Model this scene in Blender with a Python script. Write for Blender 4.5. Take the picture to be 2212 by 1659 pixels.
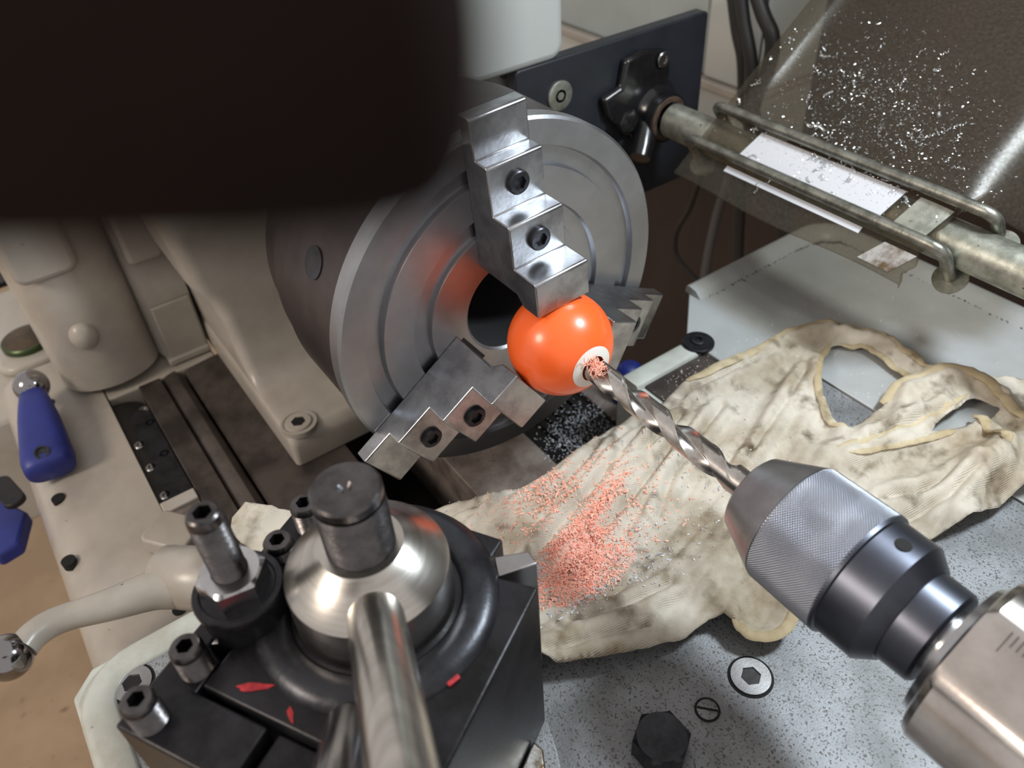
import bpy, bmesh, math, random
from math import sin, cos, pi, radians, sqrt, atan2, hypot, exp
from mathutils import Vector, Matrix, noise
from mathutils.geometry import delaunay_2d_cdt

for o in list(bpy.data.objects): bpy.data.objects.remove(o)
S = bpy.context.scene
COL = S.collection
random.seed(7)

# ------------------------------------------------------------------ camera
# World: X along the lathe axis (towards the tailstock), Y to the back of the lathe, Z up,
# origin = centre of the orange ball on the spindle axis.  Metres.
CAM = Vector((0.26790, -0.20611, 0.26836))
CR = Vector((0.58107, 0.81213, -0.05283))      # camera right
CD = Vector((0.51393, -0.41649, -0.74998))     # camera down
CF = Vector((-0.63107, 0.40869, -0.65939))     # camera forward
CF.normalize(); CR = (CR - CF * CR.dot(CF)).normalized(); CD = CF.cross(CR).normalized()
FPX = 1730.0
cd = bpy.data.cameras.new('camera'); cam = bpy.data.objects.new('camera', cd); COL.objects.link(cam)
cam.matrix_world = Matrix(((CR.x, -CD.x, -CF.x, CAM.x), (CR.y, -CD.y, -CF.y, CAM.y), (CR.z, -CD.z, -CF.z, CAM.z), (0, 0, 0, 1)))
cd.sensor_width = 36; cd.lens = FPX / 2212 * 36; cd.clip_start = 0.004; cd.clip_end = 30
cd.dof.use_dof = True; cd.dof.focus_distance = 0.40; cd.dof.aperture_fstop = 9.5
S.camera = cam

# ------------------------------------------------------------------ world, lamps, exposure
W = bpy.data.worlds.new('world'); S.world = W; W.use_nodes = True
bg = W.node_tree.nodes['Background']; bg.inputs[0].default_value = (0.95, 0.90, 0.86, 1); bg.inputs[1].default_value = 0.66
def area(name, loc, target, size, power, col, shape='DISK'):
    l = bpy.data.lights.new(name, 'AREA'); l.shape = shape; l.size = size; l.energy = power; l.color = col
    if shape == 'RECTANGLE': l.size_y = size * 0.25
    o = bpy.data.objects.new(name, l); COL.objects.link(o); o.location = loc
    o.rotation_euler = (Vector(target) - Vector(loc)).to_track_quat('-Z', 'Y').to_euler()
    return o
area('work_lamp', (0.212, 0.252, 0.408), (0.06, 0.06, -0.06), 0.10, 3.1, (0.86, 0.95, 1.0))
area('room_lamp', (-0.15, -1.55, 1.05), (-0.3, -0.2, -0.1), 0.5, 15.0, (1.0, 0.86, 0.72))
S.view_settings.view_transform = 'Standard'; S.view_settings.look = 'None'
S.view_settings.exposure = 0.0; S.view_settings.gamma = 1.0; S.view_settings.use_curve_mapping = False

# ------------------------------------------------------------------ helpers
def ray(px, py): return CR * ((px - 1106) / FPX) + CD * ((py - 829.5) / FPX) + CF
def at(px, py, x=None, y=None, z=None):
    """point of the place seen at a pixel, on a known plane x / y / z = const"""
    d = ray(px, py)
    for i, v in enumerate((x, y, z)):
        if v is not None: return CAM + d * ((v - CAM[i]) / d[i])
def lin(c): return tuple(((v / 255) / 12.92 if v / 255 < .04045 else ((v / 255 + .055) / 1.055) ** 2.4) for v in c)

MATS = {}
def mat(name, col, rough=.5, metal=0., var=None, vscale=40., vlo=.4, vhi=.62, bump=0., bscale=300., spots=None, sscale=900., samt=.6, coat=0., aniso=None, spec=.5, stretch=None):
    m = bpy.data.materials.new(name); m.use_nodes = True; nt = m.node_tree; N = nt.nodes; L = nt.links
    p = N['Principled BSDF']; p.inputs['Roughness'].default_value = rough; p.inputs['Metallic'].default_value = metal
    p.inputs['Specular IOR Level'].default_value = spec
    if coat: p.inputs['Coat Weight'].default_value = coat; p.inputs['Coat Roughness'].default_value = .12
    c = (*lin(col), 1); p.inputs['Base Color'].default_value = c
    tc = N.new('ShaderNodeTexCoord'); src = tc.outputs['Object']
    if stretch:
        mp = N.new('ShaderNodeMapping'); mp.inputs['Scale'].default_value = stretch; L.new(src, mp.inputs[0]); src = mp.outputs[0]
    out = None
    if var:
        n = N.new('ShaderNodeTexNoise'); n.inputs['Scale'].default_value = vscale; n.inputs['Detail'].default_value = 6; n.inputs['Roughness'].default_value = .62
        L.new(src, n.inputs['Vector'])
        r = N.new('ShaderNodeValToRGB'); r.color_ramp.elements[0].position = vlo; r.color_ramp.elements[1].position = vhi
        r.color_ramp.elements[0].color = c; r.color_ramp.elements[1].color = (*lin(var), 1)
        L.new(n.outputs['Fac'], r.inputs[0]); out = r.outputs[0]
    if spots:
        n2 = N.new('ShaderNodeTexNoise'); n2.inputs['Scale'].default_value = sscale; n2.inputs['Detail'].default_value = 3
        L.new(src, n2.inputs['Vector'])
        r2 = N.new('ShaderNodeValToRGB'); r2.color_ramp.elements[0].position = samt; r2.color_ramp.elements[1].position = samt + .06
        r2.color_ramp.elements[0].color = (0, 0, 0, 1); r2.color_ramp.elements[1].color = (1, 1, 1, 1); L.new(n2.outputs['Fac'], r2.inputs[0])
        mx = N.new('ShaderNodeMix'); mx.data_type = 'RGBA'; L.new(r2.outputs[0], mx.inputs[0])
        if out: L.new(out, mx.inputs[6])
        else: mx.inputs[6].default_value = c
        mx.inputs[7].default_value = (*lin(spots), 1); out = mx.outputs[2]
    if out: L.new(out, p.inputs['Base Color'])
    if bump:
        nb = N.new('ShaderNodeTexNoise'); nb.inputs['Scale'].default_value = bscale; nb.inputs['Detail'].default_value = 4; L.new(src, nb.inputs['Vector'])
        b = N.new('ShaderNodeBump'); b.inputs['Strength'].default_value = bump; b.inputs['Distance'].default_value = .0006
        L.new(nb.outputs['Fac'], b.inputs['Height']); L.new(b.outputs[0], p.inputs['Normal'])
    if aniso: p.inputs['Anisotropic'].default_value = aniso
    MATS[name] = m; return m

M = MATS
mat('beige_paint', (172, 165, 156), .3, var=(158, 151, 142), vscale=18, bump=.25, bscale=45, spots=(86, 76, 66), sscale=160, samt=.74)
mat('pale_paint', (186, 181, 174), .3, var=(172, 167, 158), vscale=14, bump=.15, bscale=40)
mat('white_paint', (190, 194, 188), .32, var=(164, 162, 150), vscale=26, vlo=.46, vhi=.72, bump=.12, bscale=60, spots=(70, 60, 48), sscale=120, samt=.73)
mat('tray_white', (172, 175, 176), .4, var=(158, 159, 156), vscale=16, vlo=.42, vhi=.7, bump=.08, bscale=80, spots=(60, 56, 52), sscale=260, samt=.76)
mat('bed_iron', (96, 88, 84), .42, .55, var=(66, 60, 58), vscale=30, bump=.12, bscale=200, spots=(120, 96, 70), sscale=220, samt=.72)
mat('bed_pale', (150, 140, 134), .45, .35, var=(112, 100, 94), vscale=40, spots=(76, 50, 36), sscale=260, samt=.67)
mat('black_oily', (26, 24, 24), .4, .2, var=(14, 13, 13), vscale=60, bump=.4, bscale=90)
mat('black_oxide', (62, 63, 68), .34, .7, var=(44, 44, 48), vscale=70, bump=.12, bscale=500)
mat('black_block', (44, 43, 47), .36, .5, var=(24, 23, 25), vscale=50, bump=.18, bscale=420, spots=(90, 84, 80), sscale=700, samt=.76)
mat('stud_dark', (104, 101, 102), .3, .95, var=(80, 78, 79), vscale=90, bump=.2, bscale=500)
mat('steel', (176, 176, 178), .3, 1, var=(150, 148, 148), vscale=30, bump=.05, bscale=900)
mat('steel_bright', (205, 205, 208), .24, 1, var=(180, 180, 184), vscale=24)
mat('steel_turned', (212, 208, 202), .27, 1, var=(168, 164, 158), vscale=500, vlo=.3, vhi=.8, stretch=(.05, .05, 1), bump=.06, bscale=700)
mat('chuck_face', (178, 180, 185), .38, 1, var=(164, 165, 169), vscale=26, bump=.05, bscale=600)
mat('chuck_side', (92, 84, 84), .4, .85, var=(70, 64, 64), vscale=16)  # dark tone stands in for dim surroundings reflected in the steel
mat('jaw_steel', (186, 188, 192), .3, 1, var=(150, 150, 154), vscale=60, bump=.08, bscale=500)
mat('drill_steel', (206, 202, 198), .24, 1, var=(176, 170, 165), vscale=120)
mat('dc_nose', (176, 174, 178), .34, 1, var=(158, 155, 158), vscale=60)
mat('dc_knurl', (158, 162, 172), .3, 1)
mat('dc_dark', (88, 92, 102), .36, .95, var=(80, 82, 92), vscale=40)
mat('quill_steel', (212, 206, 202), .22, 1, var=(164, 154, 148), vscale=20, vlo=.44, vhi=.75, bump=.03, bscale=600)
mat('slide_steel', (150, 153, 157), .52, .3, var=(122, 124, 126), vscale=30, bump=.35, bscale=1100, spots=(92, 90, 88), sscale=820, samt=.57)
mat('galvanised', (176, 178, 168), .42, .8, var=(136, 138, 128), vscale=90, bump=.2, bscale=300, spots=(96, 90, 76), sscale=300, samt=.68)
mat('rod_zinc', (150, 150, 142), .4, .85, var=(112, 112, 104), vscale=120, bump=.2, bscale=600)
mat('plate_navy', (40, 43, 50), .42, .1, var=(34, 37, 43), vscale=30, bump=.08, bscale=500)
mat('flange_black', (30, 30, 32), .25, .1, var=(20, 20, 22), vscale=60, bump=.5, bscale=120, coat=.3)
mat('rust', (88, 68, 54), .8, .2, var=(60, 48, 40), vscale=200)
mat('cable_black', (34, 33, 33), .5)
mat('cable_grey', (92, 92, 94), .5)
mat('panel_white', (178, 182, 180), .45, var=(184, 186, 182), vscale=8, spots=(120, 110, 100), sscale=120, samt=.77)
mat('panel_grey', (164, 173, 173), .45, var=(154, 162, 162), vscale=8)
mat('board_brown', (62, 47, 40), .7, var=(46, 35, 30), vscale=9, bump=.2, bscale=60, stretch=(1, 1, .3))
mat('floor_tan', (176, 150, 120), .6, var=(156, 131, 104), vscale=5, bump=.1, bscale=50, spots=(130, 100, 74), sscale=60, samt=.68)
mat('blue_plastic', (30, 44, 128), .45, var=(26, 38, 110), vscale=20)
mat('chrome_ball', (150, 148, 150), .14, 1)
mat('orange_resin', (255, 110, 48), .3, var=(252, 102, 44), vscale=8, coat=.25)
mat('white_resin', (236, 232, 226), .5, bump=.3, bscale=1500)
mat('dust_pink', (255, 232, 222), .8)
mat('chip_orange', (255, 204, 186), .8, var=(255, 182, 160), vscale=300)
mat('chip_grey', (226, 228, 234), .7, var=(180, 182, 192), vscale=400)
mat('swarf', (226, 230, 232), .25, 1)
mat('red_paint', (196, 52, 62), .5, var=(150, 36, 44), vscale=200)
mat('red_mark', (150, 40, 46), .5)
mat('label_paper', (190, 192, 198), .6)
mat('brass_cap', (88, 72, 54), .45, .4, var=(70, 58, 44), vscale=60)
mat('cap_green', (70, 84, 56), .35, .7)
mat('dark_void', (10, 9, 9), .8)  # near-black paints the shade inside holes, slots and the bore
mat('tick_dark', (60, 54, 50), .5, .5)
mat('scuffed_alu', (206, 206, 204), .35, .9, var=(120, 100, 76), vscale=90, bump=.5, bscale=200)
mat('shaded_finger_skin', (34, 24, 21), .95, var=(28, 20, 18), vscale=80, spec=.1)  # shade of the hand-held phone put into the skin and nail colour
mat('shaded_finger_nail', (58, 42, 38), .5)

# cloth: off-white ribbed knit with oily stains
def cloth_mat(name, base, dirt, rib):
    m = bpy.data.materials.new(name); m.use_nodes = True; nt = m.node_tree; N = nt.nodes; L = nt.links
    p = N['Principled BSDF']; p.inputs['Roughness'].default_value = .9; p.inputs['Specular IOR Level'].default_value = .15
    tc = N.new('ShaderNodeTexCoord')
    n1 = N.new('ShaderNodeTexNoise'); n1.inputs['Scale'].default_value = 22; n1.inputs['Detail'].default_value = 7; n1.inputs['Roughness'].default_value = .6
    L.new(tc.outputs['Object'], n1.inputs['Vector'])
    r1 = N.new('ShaderNodeValToRGB'); e = r1.color_ramp.elements; e[0].position = .42; e[0].color = (*lin(base), 1); e[1].position = .68; e[1].color = (*lin(dirt), 1)
    L.new(n1.outputs['Fac'], r1.inputs[0])
    n2 = N.new('ShaderNodeTexNoise'); n2.inputs['Scale'].default_value = 60; n2.inputs['Detail'].default_value = 5; L.new(tc.outputs['Object'], n2.inputs['Vector'])
    r2 = N.new('ShaderNodeValToRGB'); r2.color_ramp.elements[0].position = .56; r2.color_ramp.elements[1].position = .76
    L.new(n2.outputs['Fac'], r2.inputs[0])
    mx = N.new('ShaderNodeMix'); mx.data_type = 'RGBA'; L.new(r2.outputs[0], mx.inputs[0]); L.new(r1.outputs[0], mx.inputs[6]); mx.inputs[7].default_value = (*lin((96, 82, 62)), 1)
    L.new(mx.outputs[2], p.inputs['Base Color'])
    mp = N.new('ShaderNodeMapping'); mp.inputs['Rotation'].default_value = (0, 0, rib); L.new(tc.outputs['Object'], mp.inputs[0])
    w = N.new('ShaderNodeTexWave'); w.inputs['Scale'].default_value = 420; w.inputs['Distortion'].default_value = 2.5; w.inputs['Detail'].default_value = 2; w.inputs['Detail Scale'].default_value = .12; L.new(mp.outputs[0], w.inputs['Vector'])
    b = N.new('ShaderNodeBump'); b.inputs['Strength'].default_value = .35; b.inputs['Distance'].default_value = .0006; L.new(w.outputs['Fac'], b.inputs['Height']); L.new(b.outputs[0], p.inputs['Normal'])
    MATS[name] = m
cloth_mat('cloth', (208, 201, 188), (150, 136, 114), radians(12))
cloth_mat('cloth_seam', (202, 188, 158), (152, 134, 102), 0)

# clear guard sheet: thin tinted acrylic, a little dirty
def clear_mat():
    m = bpy.data.materials.new('clear_sheet'); m.use_nodes = True; nt = m.node_tree; N = nt.nodes; L = nt.links
    p = N['Principled BSDF']; out = N['Material Output']
    p.inputs['Base Color'].default_value = (*lin((84, 78, 70)), 1); p.inputs['Roughness'].default_value = .26
    p.inputs['Specular IOR Level'].default_value = .6
    t = N.new('ShaderNodeBsdfTransparent'); t.inputs[0].default_value = (.86, .83, .77, 1)
    tc = N.new('ShaderNodeTexCoord'); n = N.new('ShaderNodeTexNoise'); n.inputs['Scale'].default_value = 500; n.inputs['Detail'].default_value = 4; L.new(tc.outputs['Object'], n.inputs['Vector'])
    r = N.new('ShaderNodeMapRange'); r.inputs[1].default_value = .4; r.inputs[2].default_value = .8; r.inputs[3].default_value = .17; r.inputs[4].default_value = .36
    L.new(n.outputs['Fac'], r.inputs[0])
    mx = N.new('ShaderNodeMixShader'); L.new(r.outputs[0], mx.inputs[0]); L.new(t.outputs[0], mx.inputs[1]); L.new(p.outputs[0], mx.inputs[2]); L.new(mx.outputs[0], out.inputs[0])
    MATS['clear_sheet'] = m
clear_mat()

ORG = {}
def V(*a): return Vector(a)
def frame(d):
    d = Vector(d).normalized(); a = V(0, 0, 1) if abs(d.z) < .9 else V(0, 1, 0)
    u = a.cross(d).normalized(); return u, d.cross(u), d
class MB:
    def __init__(s): s.v = []; s.f = []
    def add(s, vs, fs):
        n = len(s.v); s.v += [Vector(v) for v in vs]; s.f += [[i + n for i in f] for f in fs]; return s
    def loft(s, rings, cap0=True, cap1=True, closed=True):
        n = len(rings[0]); vs = [p for r in rings for p in r]; fs = []
        for k in range(len(rings) - 1):
            for i in range(n if closed else n - 1):
                j = (i + 1) % n; a = k * n; b = a + n
                fs.append([a + i, a + j, b + j, b + i])
        if cap0: fs.append(list(range(n))[::-1])
        if cap1: fs.append([(len(rings) - 1) * n + i for i in range(n)])
        return s.add(vs, fs)
    def turn(s, o, d, prof, n=48, cap0=True, cap1=True, phase=0.):
        """prof: (along, radius[, 'h' for a hexagon of that across-flats radius])"""
        o = Vector(o); u, w, d = frame(d); rings = []
        for q in prof:
            a, r = q[0], q[1]; ring = []
            for i in range(n):
                t = 2 * pi * i / n; rr = r
                if len(q) > 2: rr = r / cos((t % (pi / 3)) - pi / 6)
                ring.append(o + d * a + (u * cos(t + phase) + w * sin(t + phase)) * rr)
            rings.append(ring)
        return s.loft(rings, cap0, cap1)
    def prism(s, poly, o, u, v, h):
        o, u, v = Vector(o), Vector(u), Vector(v); w = u.cross(v).normalized() * h
        a = [o + u * x + v * y for x, y in poly]; return s.loft([a, [p + w for p in a]])
    def box(s, c, size, ax=None):
        c = Vector(c); X, Y, Z = ax if ax else (V(1, 0, 0), V(0, 1, 0), V(0, 0, 1))
        hx, hy, hz = [k / 2 for k in size]
        p = [c + X * (sx * hx) + Y * (sy * hy) + Z * (sz * hz) for sz in (-1, 1) for sx, sy in ((-1, -1), (1, -1), (1, 1), (-1, 1))]
        return s.add(p, [[3, 2, 1, 0], [4, 5, 6, 7], [0, 1, 5, 4], [1, 2, 6, 5], [2, 3, 7, 6], [3, 0, 4, 7]])
    def box2(s, lo, hi): return s.box([(a + b) / 2 for a, b in zip(lo, hi)], [b - a for a, b in zip(lo, hi)])
    def tube(s, path, r, n=12, flat=1., up=None):
        P = [Vector(p) for p in path]; rings = []; pu = None
        for i, p in enumerate(P):
            d = (P[min(i + 1, len(P) - 1)] - P[max(i - 1, 0)]).normalized()
            if up is not None: u = Vector(up).cross(d).normalized()
            elif pu is None: u = frame(d)[0]
            else: u = (pu - d * pu.dot(d)).normalized()
            pu = u; w = d.cross(u); rr = r[i] if isinstance(r, (list, tuple)) else r
            rings.append([p + (u * cos(2 * pi * k / n) + w * (sin(2 * pi * k / n) * flat)) * rr for k in range(n)])
        return s.loft(rings)
    def sphere(s, c, r, n=32, m=20, sc=(1, 1, 1)):
        prof = []; c = Vector(c); rings = []
        for k in range(m + 1):
            t = pi * k / m; rr = max(r * sin(t), 1e-6)
            rings.append([c + V(rr * cos(2 * pi * i / n) * sc[0], rr * sin(2 * pi * i / n) * sc[1], -r * cos(t) * sc[2]) for i in range(n)])
        return s.loft(rings, False, False)
    def mesh(s, name, m, org, smooth=35):
        me = bpy.data.meshes.new(name); me.from_pydata([v - org for v in s.v], [], s.f); me.validate()
        bm = bmesh.new(); bm.from_mesh(me); bmesh.ops.remove_doubles(bm, verts=bm.verts, dist=1e-6); bmesh.ops.recalc_face_normals(bm, faces=bm.faces); bm.to_mesh(me); bm.free()
        me.materials.append(m)
        if smooth:
            me.polygons.foreach_set('use_smooth', [True] * len(me.polygons)); me.set_sharp_from_angle(angle=radians(smooth))
        return me
def obj(name, mb, m, parent=None, smooth=35, bevel=0, base=None):
    m = M[m] if isinstance(m, str) else m
    if parent is not None: org = ORG[parent.name]
    else:
        lo = [min(v[i] for v in mb.v) for i in range(3)]; hi = [max(v[i] for v in mb.v) for i in range(3)]
        org = Vector(base) if base else V((lo[0] + hi[0]) / 2, (lo[1] + hi[1]) / 2, lo[2])
    o = bpy.data.objects.new(name, mb.mesh(name, m, org, smooth)); COL.objects.link(o)
    if parent is not None: o.parent = parent
    else: o.location = org
    ORG[o.name] = org
    if bevel:
        b = o.modifiers.new('bevel', 'BEVEL'); b.width = bevel; b.segments = 3; b.limit_method = 'ANGLE'; b.angle_limit = radians(40); b.harden_normals = False
    return o
def tag(o, label=None, cat=None, group=None, kind=None):
    for k, v in (('label', label), ('category', cat), ('group', group), ('kind', kind)):
        if v: o[k] = v
    return o
def thing(name, label, cat, base, group=None):
    o = bpy.data.objects.new(name, None); COL.objects.link(o); o.location = base; o.empty_display_size = .02
    ORG[o.name] = Vector(base); return tag(o, label, cat, group)
def inst(src, parent, off):
    """copy of a part (and its sub-parts) moved by off in the world, shares mesh data"""
    c = src.copy(); COL.objects.link(c); c.parent = parent; c.location = Vector(src.location) + Vector(off); ORG[c.name] = ORG[src.name] + Vector(off)
    for ch in src.children:
        g = ch.copy(); COL.objects.link(g); g.parent = c; ORG[g.name] = ORG[c.name]
    return c
def smoothpath(P, k=8):
    P = [Vector(p) for p in P]; out = []
    for i in range(len(P) - 1):
        a, b, c, d = P[max(i - 1, 0)], P[i], P[i + 1], P[min(i + 2, len(P) - 1)]
        for j in range(k):
            t = j / k; out.append(.5 * ((2 * b) + (c - a) * t + (2 * a - 5 * b + 4 * c - d) * t * t + (3 * b - a - 3 * c + d) * t ** 3))
    out.append(P[-1]); return out
def rrect(x0, y0, x1, y1, r, k=6):
    out = []
    for cx, cy, a in ((x1 - r, y1 - r, 0), (x0 + r, y1 - r, pi / 2), (x0 + r, y0 + r, pi), (x1 - r, y0 + r, 3 * pi / 2)):
        out += [(cx + r * cos(a + pi / 2 * i / k), cy + r * sin(a + pi / 2 * i / k)) for i in range(k + 1)]
    return out
def socket_screw(rh, ap, h, depth, ch=.0006):
    """profile of a head with a hex socket, top at 0, d pointing up"""
    return [(-h, rh), (-ch, rh), (0, rh - ch), (0, ap * 1.18), (0, ap, 'h'), (-depth, ap, 'h')]

X1, Y1, Z1 = V(1, 0, 0), V(0, 1, 0), V(0, 0, 1)

# ------------------------------------------------------------------ the setting
fl = MB().box2((-3, -3, -1.06), (2.5, .62, -1.0)); tag(obj('floor', fl, 'floor_tan'), kind='structure')
wb = MB().box2((-2.2, .60, -1.0), (1.2, .63, 1.0)); tag(obj('wall_back', wb, 'board_brown'), kind='structure')

# painted metal cabinet on the back wall with a ledge under its upper door
cb = thing('wall_cabinet', 'white painted metal cabinet behind the dark mounting plate and cables', 'cabinet', (-.3, .53, -.16))
obj('lower_panel', MB().box2((-1.0, .50, -.162), (-.292, .597, -.098)), 'panel_white', cb, bevel=.002)
obj('ledge', MB().box2((-1.0, .493, -.098), (-.292, .597, -.088)), 'beige_paint', cb, bevel=.002)
obj('door', MB().box2((-1.0, .503, -.087), (-.375, .597, .5)), 'panel_grey', cb, bevel=.003)
obj('door', MB().box2((-.372, .500, -.087), (-.30, .597, .5)), 'panel_white', cb, bevel=.003)
obj('door', MB().box2((-.297, .503, -.087), (-.292, .597, .5)), 'panel_white', cb, bevel=.003)

# ------------------------------------------------------------------ lathe bed
ZB = -.165
bed = thing('lathe_bed', 'dark lathe bed ways running under the chuck, with a beige front casting', 'lathe bed', (-.1, -.1, -.32))
prof = [(-.213, -.30), (-.213, ZB), (-.262, ZB)] + [(-.262 - .028 * sin(t), ZB - .028 + .028 * cos(t)) for t in [pi / 2 * i / 8 for i in range(1, 9)]] + [(-.292, -.30)]
obj('front_casting', MB().prism(prof, (-.43, 0, 0), Y1, Z1, .34), 'beige_paint', bed)
obj('deck', MB().box2((-.43, -.2125, -.30), (-.3455, -.119, -.1662)), 'beige_paint', bed, bevel=.002)
obj('front_casting_skirt', MB().box2((-.09, -.29, -.30), (.6, -.213, -.19)), 'beige_paint', bed, bevel=.004)
obj('front_way', MB().box2((-.345, -.187, -.30), (.6, -.1685, ZB)), 'bed_iron', bed, bevel=.001)
obj('vee_way', MB().prism([(-.1675, -.30), (-.1675, ZB - .004), (-.163, ZB - .001), (-.156, ZB + .0005), (-.1505, ZB - .006), (-.1495, -.30)], (-.345, 0, 0), Y1, Z1, .945), 'bed_iron', bed)
obj('inner_way', MB().prism([(-.1485, -.30), (-.1485, ZB - .006), (-.146, ZB - .003), (-.122, ZB - .0005), (-.112, ZB), (-.0785, ZB), (-.0785, -.30)], (-.345, 0, 0), Y1, Z1, .945), 'bed_iron', bed)
obj('gap_floor', MB().box2((-.345, -.078, -.30), (.6, -.027, -.235)), 'black_oily', bed)
obj('rear_flat_way', MB().box2((-.345, -.0265, -.30), (.6, .0365, ZB)), 'bed_pale', bed, bevel=.001)
vw = [(.037, -.30), (.037, ZB - .004), (.052, ZB - .004)]
for k in range(5): vw += [(.0525 + k * .0085, ZB - .0005), (.058 + k * .0085, ZB - .0005), (.0605 + k * .0085, ZB - .003)]
vw += [(.0985, ZB - .003), (.0985, -.30)]
obj('rear_vee_way', MB().prism(vw, (-.345, 0, 0), Y1, Z1, .945), 'black_oily', bed)
obj('rear_rail', MB().box2((-.345, .0995, -.30), (.6, .128, ZB + .001)), 'bed_pale', bed, bevel=.001)
# dark recessed cover plate beside the front way, with screws
rec = [(-.2, -.2125), (-.2, -.1875), (-.331, -.1875)] + [(-.318 - .02 * cos(t), -.2125 + .025 * sin(t)) for t in [pi / 2 - pi / 2 * i / 8 for i in range(1, 9)]]
rp = obj('recess_plate', MB().prism(rec, (0, 0, -.19), X1, Y1, .0215), 'black_oily', bed)
rp2 = obj('recess_step', MB().prism([(-.2, -.206), (-.2, -.188), (-.31, -.188), (-.318, -.196), (-.31, -.205)], (0, 0, -.169), X1, Y1, .002), 'black_oxide', bed)
obj('end_strip', MB().box2((-.1995, -.2125, -.19), (-.188, -.1875, -.163)), 'pale_paint', bed, bevel=.001)
obj('end_plate', MB().box2((-.1875, -.2125, -.19), (-.09, -.1875, -.1655)), 'bed_pale', bed, bevel=.001)
s0 = None
for k, (px, py) in enumerate(((310, 883), (324, 912), (355, 979), (325, 1008), (356, 1068), (378, 1107), (300, 960))):
    p = at(px, py, z=-.167)
    if s0 is None:
        s0 = obj('cover_screw', MB().turn(p, Z1, socket_screw(.0042, .0018, .004, .0012), 24), 'steel', bed); q0 = p
    else: inst(s0, bed, p - q0)
# drilled holes in the front casting: flat dark discs painted for the shade inside
h0 = None
for px, py in ((125, 1075), (147, 1210), (105, 870), (388, 1315)):
    p = at(px, py, z=ZB + .0006)
    if h0 is None:
        h0 = obj('screw_hole', MB().turn(p, Z1, [(-.006, .0048), (0, .0048), (0, .004)], 20), 'dark_void', bed); q0 = p
    else: inst(h0, bed, p - q0)
pa = at(375, 1150, z=-.155)
obj('bracket', MB().prism(rrect(-.018, -.014, .018, .014, .006), (pa.x, pa.y, -.165), V(.8, .6, 0), V(-.6, .8, 0), .014), 'beige_paint', bed, bevel=.002)

# ------------------------------------------------------------------ headstock
hs = thing('lathe_headstock', 'beige cast headstock of the lathe with curved ribs and a bolted foot', 'headstock', (-.4, 0, ZB))
LV = [(-.1645, -.171, -.117, .004), (-.147, -.171, -.117, .005), (-.1395, -.1735, -.1165, .007), (-.1368, -.181, -.1155, .008), (-.1352, -.222, -.1150, .008), (-.131, -.238, -.1155, .008), (-.121, -.248, -.116, .009), (-.10, -.255, -.117, .010), (-.08, -.258, -.118, .011), (-.066, -.2595, -.1215, .012), (-.056, -.260, -.127, .012), (-.046, -.2605, -.1305, .012), (-.03, -.261, -.1325, .013), (0, -.261, -.136, .013), (.05, -.26, -.143, .013), (.13, -.258, -.15, .013)]
rings = []
for z, xr, yf, r in LV:
    rings.append([V(-.5, .105, z), V(-.5, yf, z)] + [V(xr - r + r * sin(pi / 2 * i / 6), yf + r - r * cos(pi / 2 * i / 6), z) for i in range(7)] + [V(xr, -.03, z), V(xr, .04, z), V(xr, .105, z)])
mb = MB(); mb.loft(rings); obj('housing', mb, 'beige_paint', hs, smooth=60)
foot = obj('foot_screw', MB().turn(at(645, 912, z=-.1352), Z1, [(-.004, .0135), (.0002, .0135), (.0002, .0118), (-.0006, .0116), (-.0006, .0098), (.001, .0092), (.0012, .006), (.0012, .0048, 'h'), (.0004, .0048, 'h')], 36), 'beige_paint', hs)
obj('socket', MB().turn(at(645, 912, z=-.1352), Z1, [(-.002, .0047, 'h'), (.0006, .0047, 'h')], 36), 'dark_void', foot)
# front gearbox column with a half-round bulge
pl = [(-.6, -.119), (-.358, -.119), (-.358, -.150), (-.364, -.156)]
pl += [(-.376 + .034 * sin(t), -.196 - .040 * cos(t) * -1) for t in [pi * i / 16 for i in range(1, 16)]]
pl += [(-.385, -.237), (-.6, -.245)]
pl = [(-.6, -.119), (-.358, -.119), (-.358, -.153), (-.362, -.157)] + [(-.378 + .030 * sin(pi * i / 14), -.197 + .039 * cos(pi * i / 14)) for i in range(1, 14)] + [(-.39, -.238), (-.6, -.245)]
pl = pl[::-1]
mb = MB(); mb.loft([[V(x, y, z) for x, y in pl] for z in (-.158, -.157, -.05, .05, .14)]); obj('gearbox_column', mb, 'beige_paint', hs, smooth=50)
obj('column_base', MB().box2((-.6, -.156, -.165), (-.352, -.119, -.158)), 'beige_paint', hs, bevel=.002)
obj('pad', MB().prism(rrect(-.232, -.046, -.186, .12, .010), (-.36, 0, 0), Y1, Z1, .018), 'beige_paint', hs, bevel=.005, smooth=60)
obj('pad', MB().prism(rrect(-.155, -.062, -.126, .12, .006), (-.362, 0, 0), Y1, Z1, .014), 'beige_paint', hs, bevel=.004, smooth=60)
obj('recess_panel', MB().prism([(-.153, -.106), (-.120, -.106), (-.120, -.160), (-.153, -.160)], (-.358, 0, 0), Y1, Z1, .0035), 'beige_paint', hs, bevel=.0015)
obj('lug', MB().sphere((-.352, -.206, -.104), .011, 20, 12, (1, 1, 1.2)), 'beige_paint', hs, smooth=60)
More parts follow.
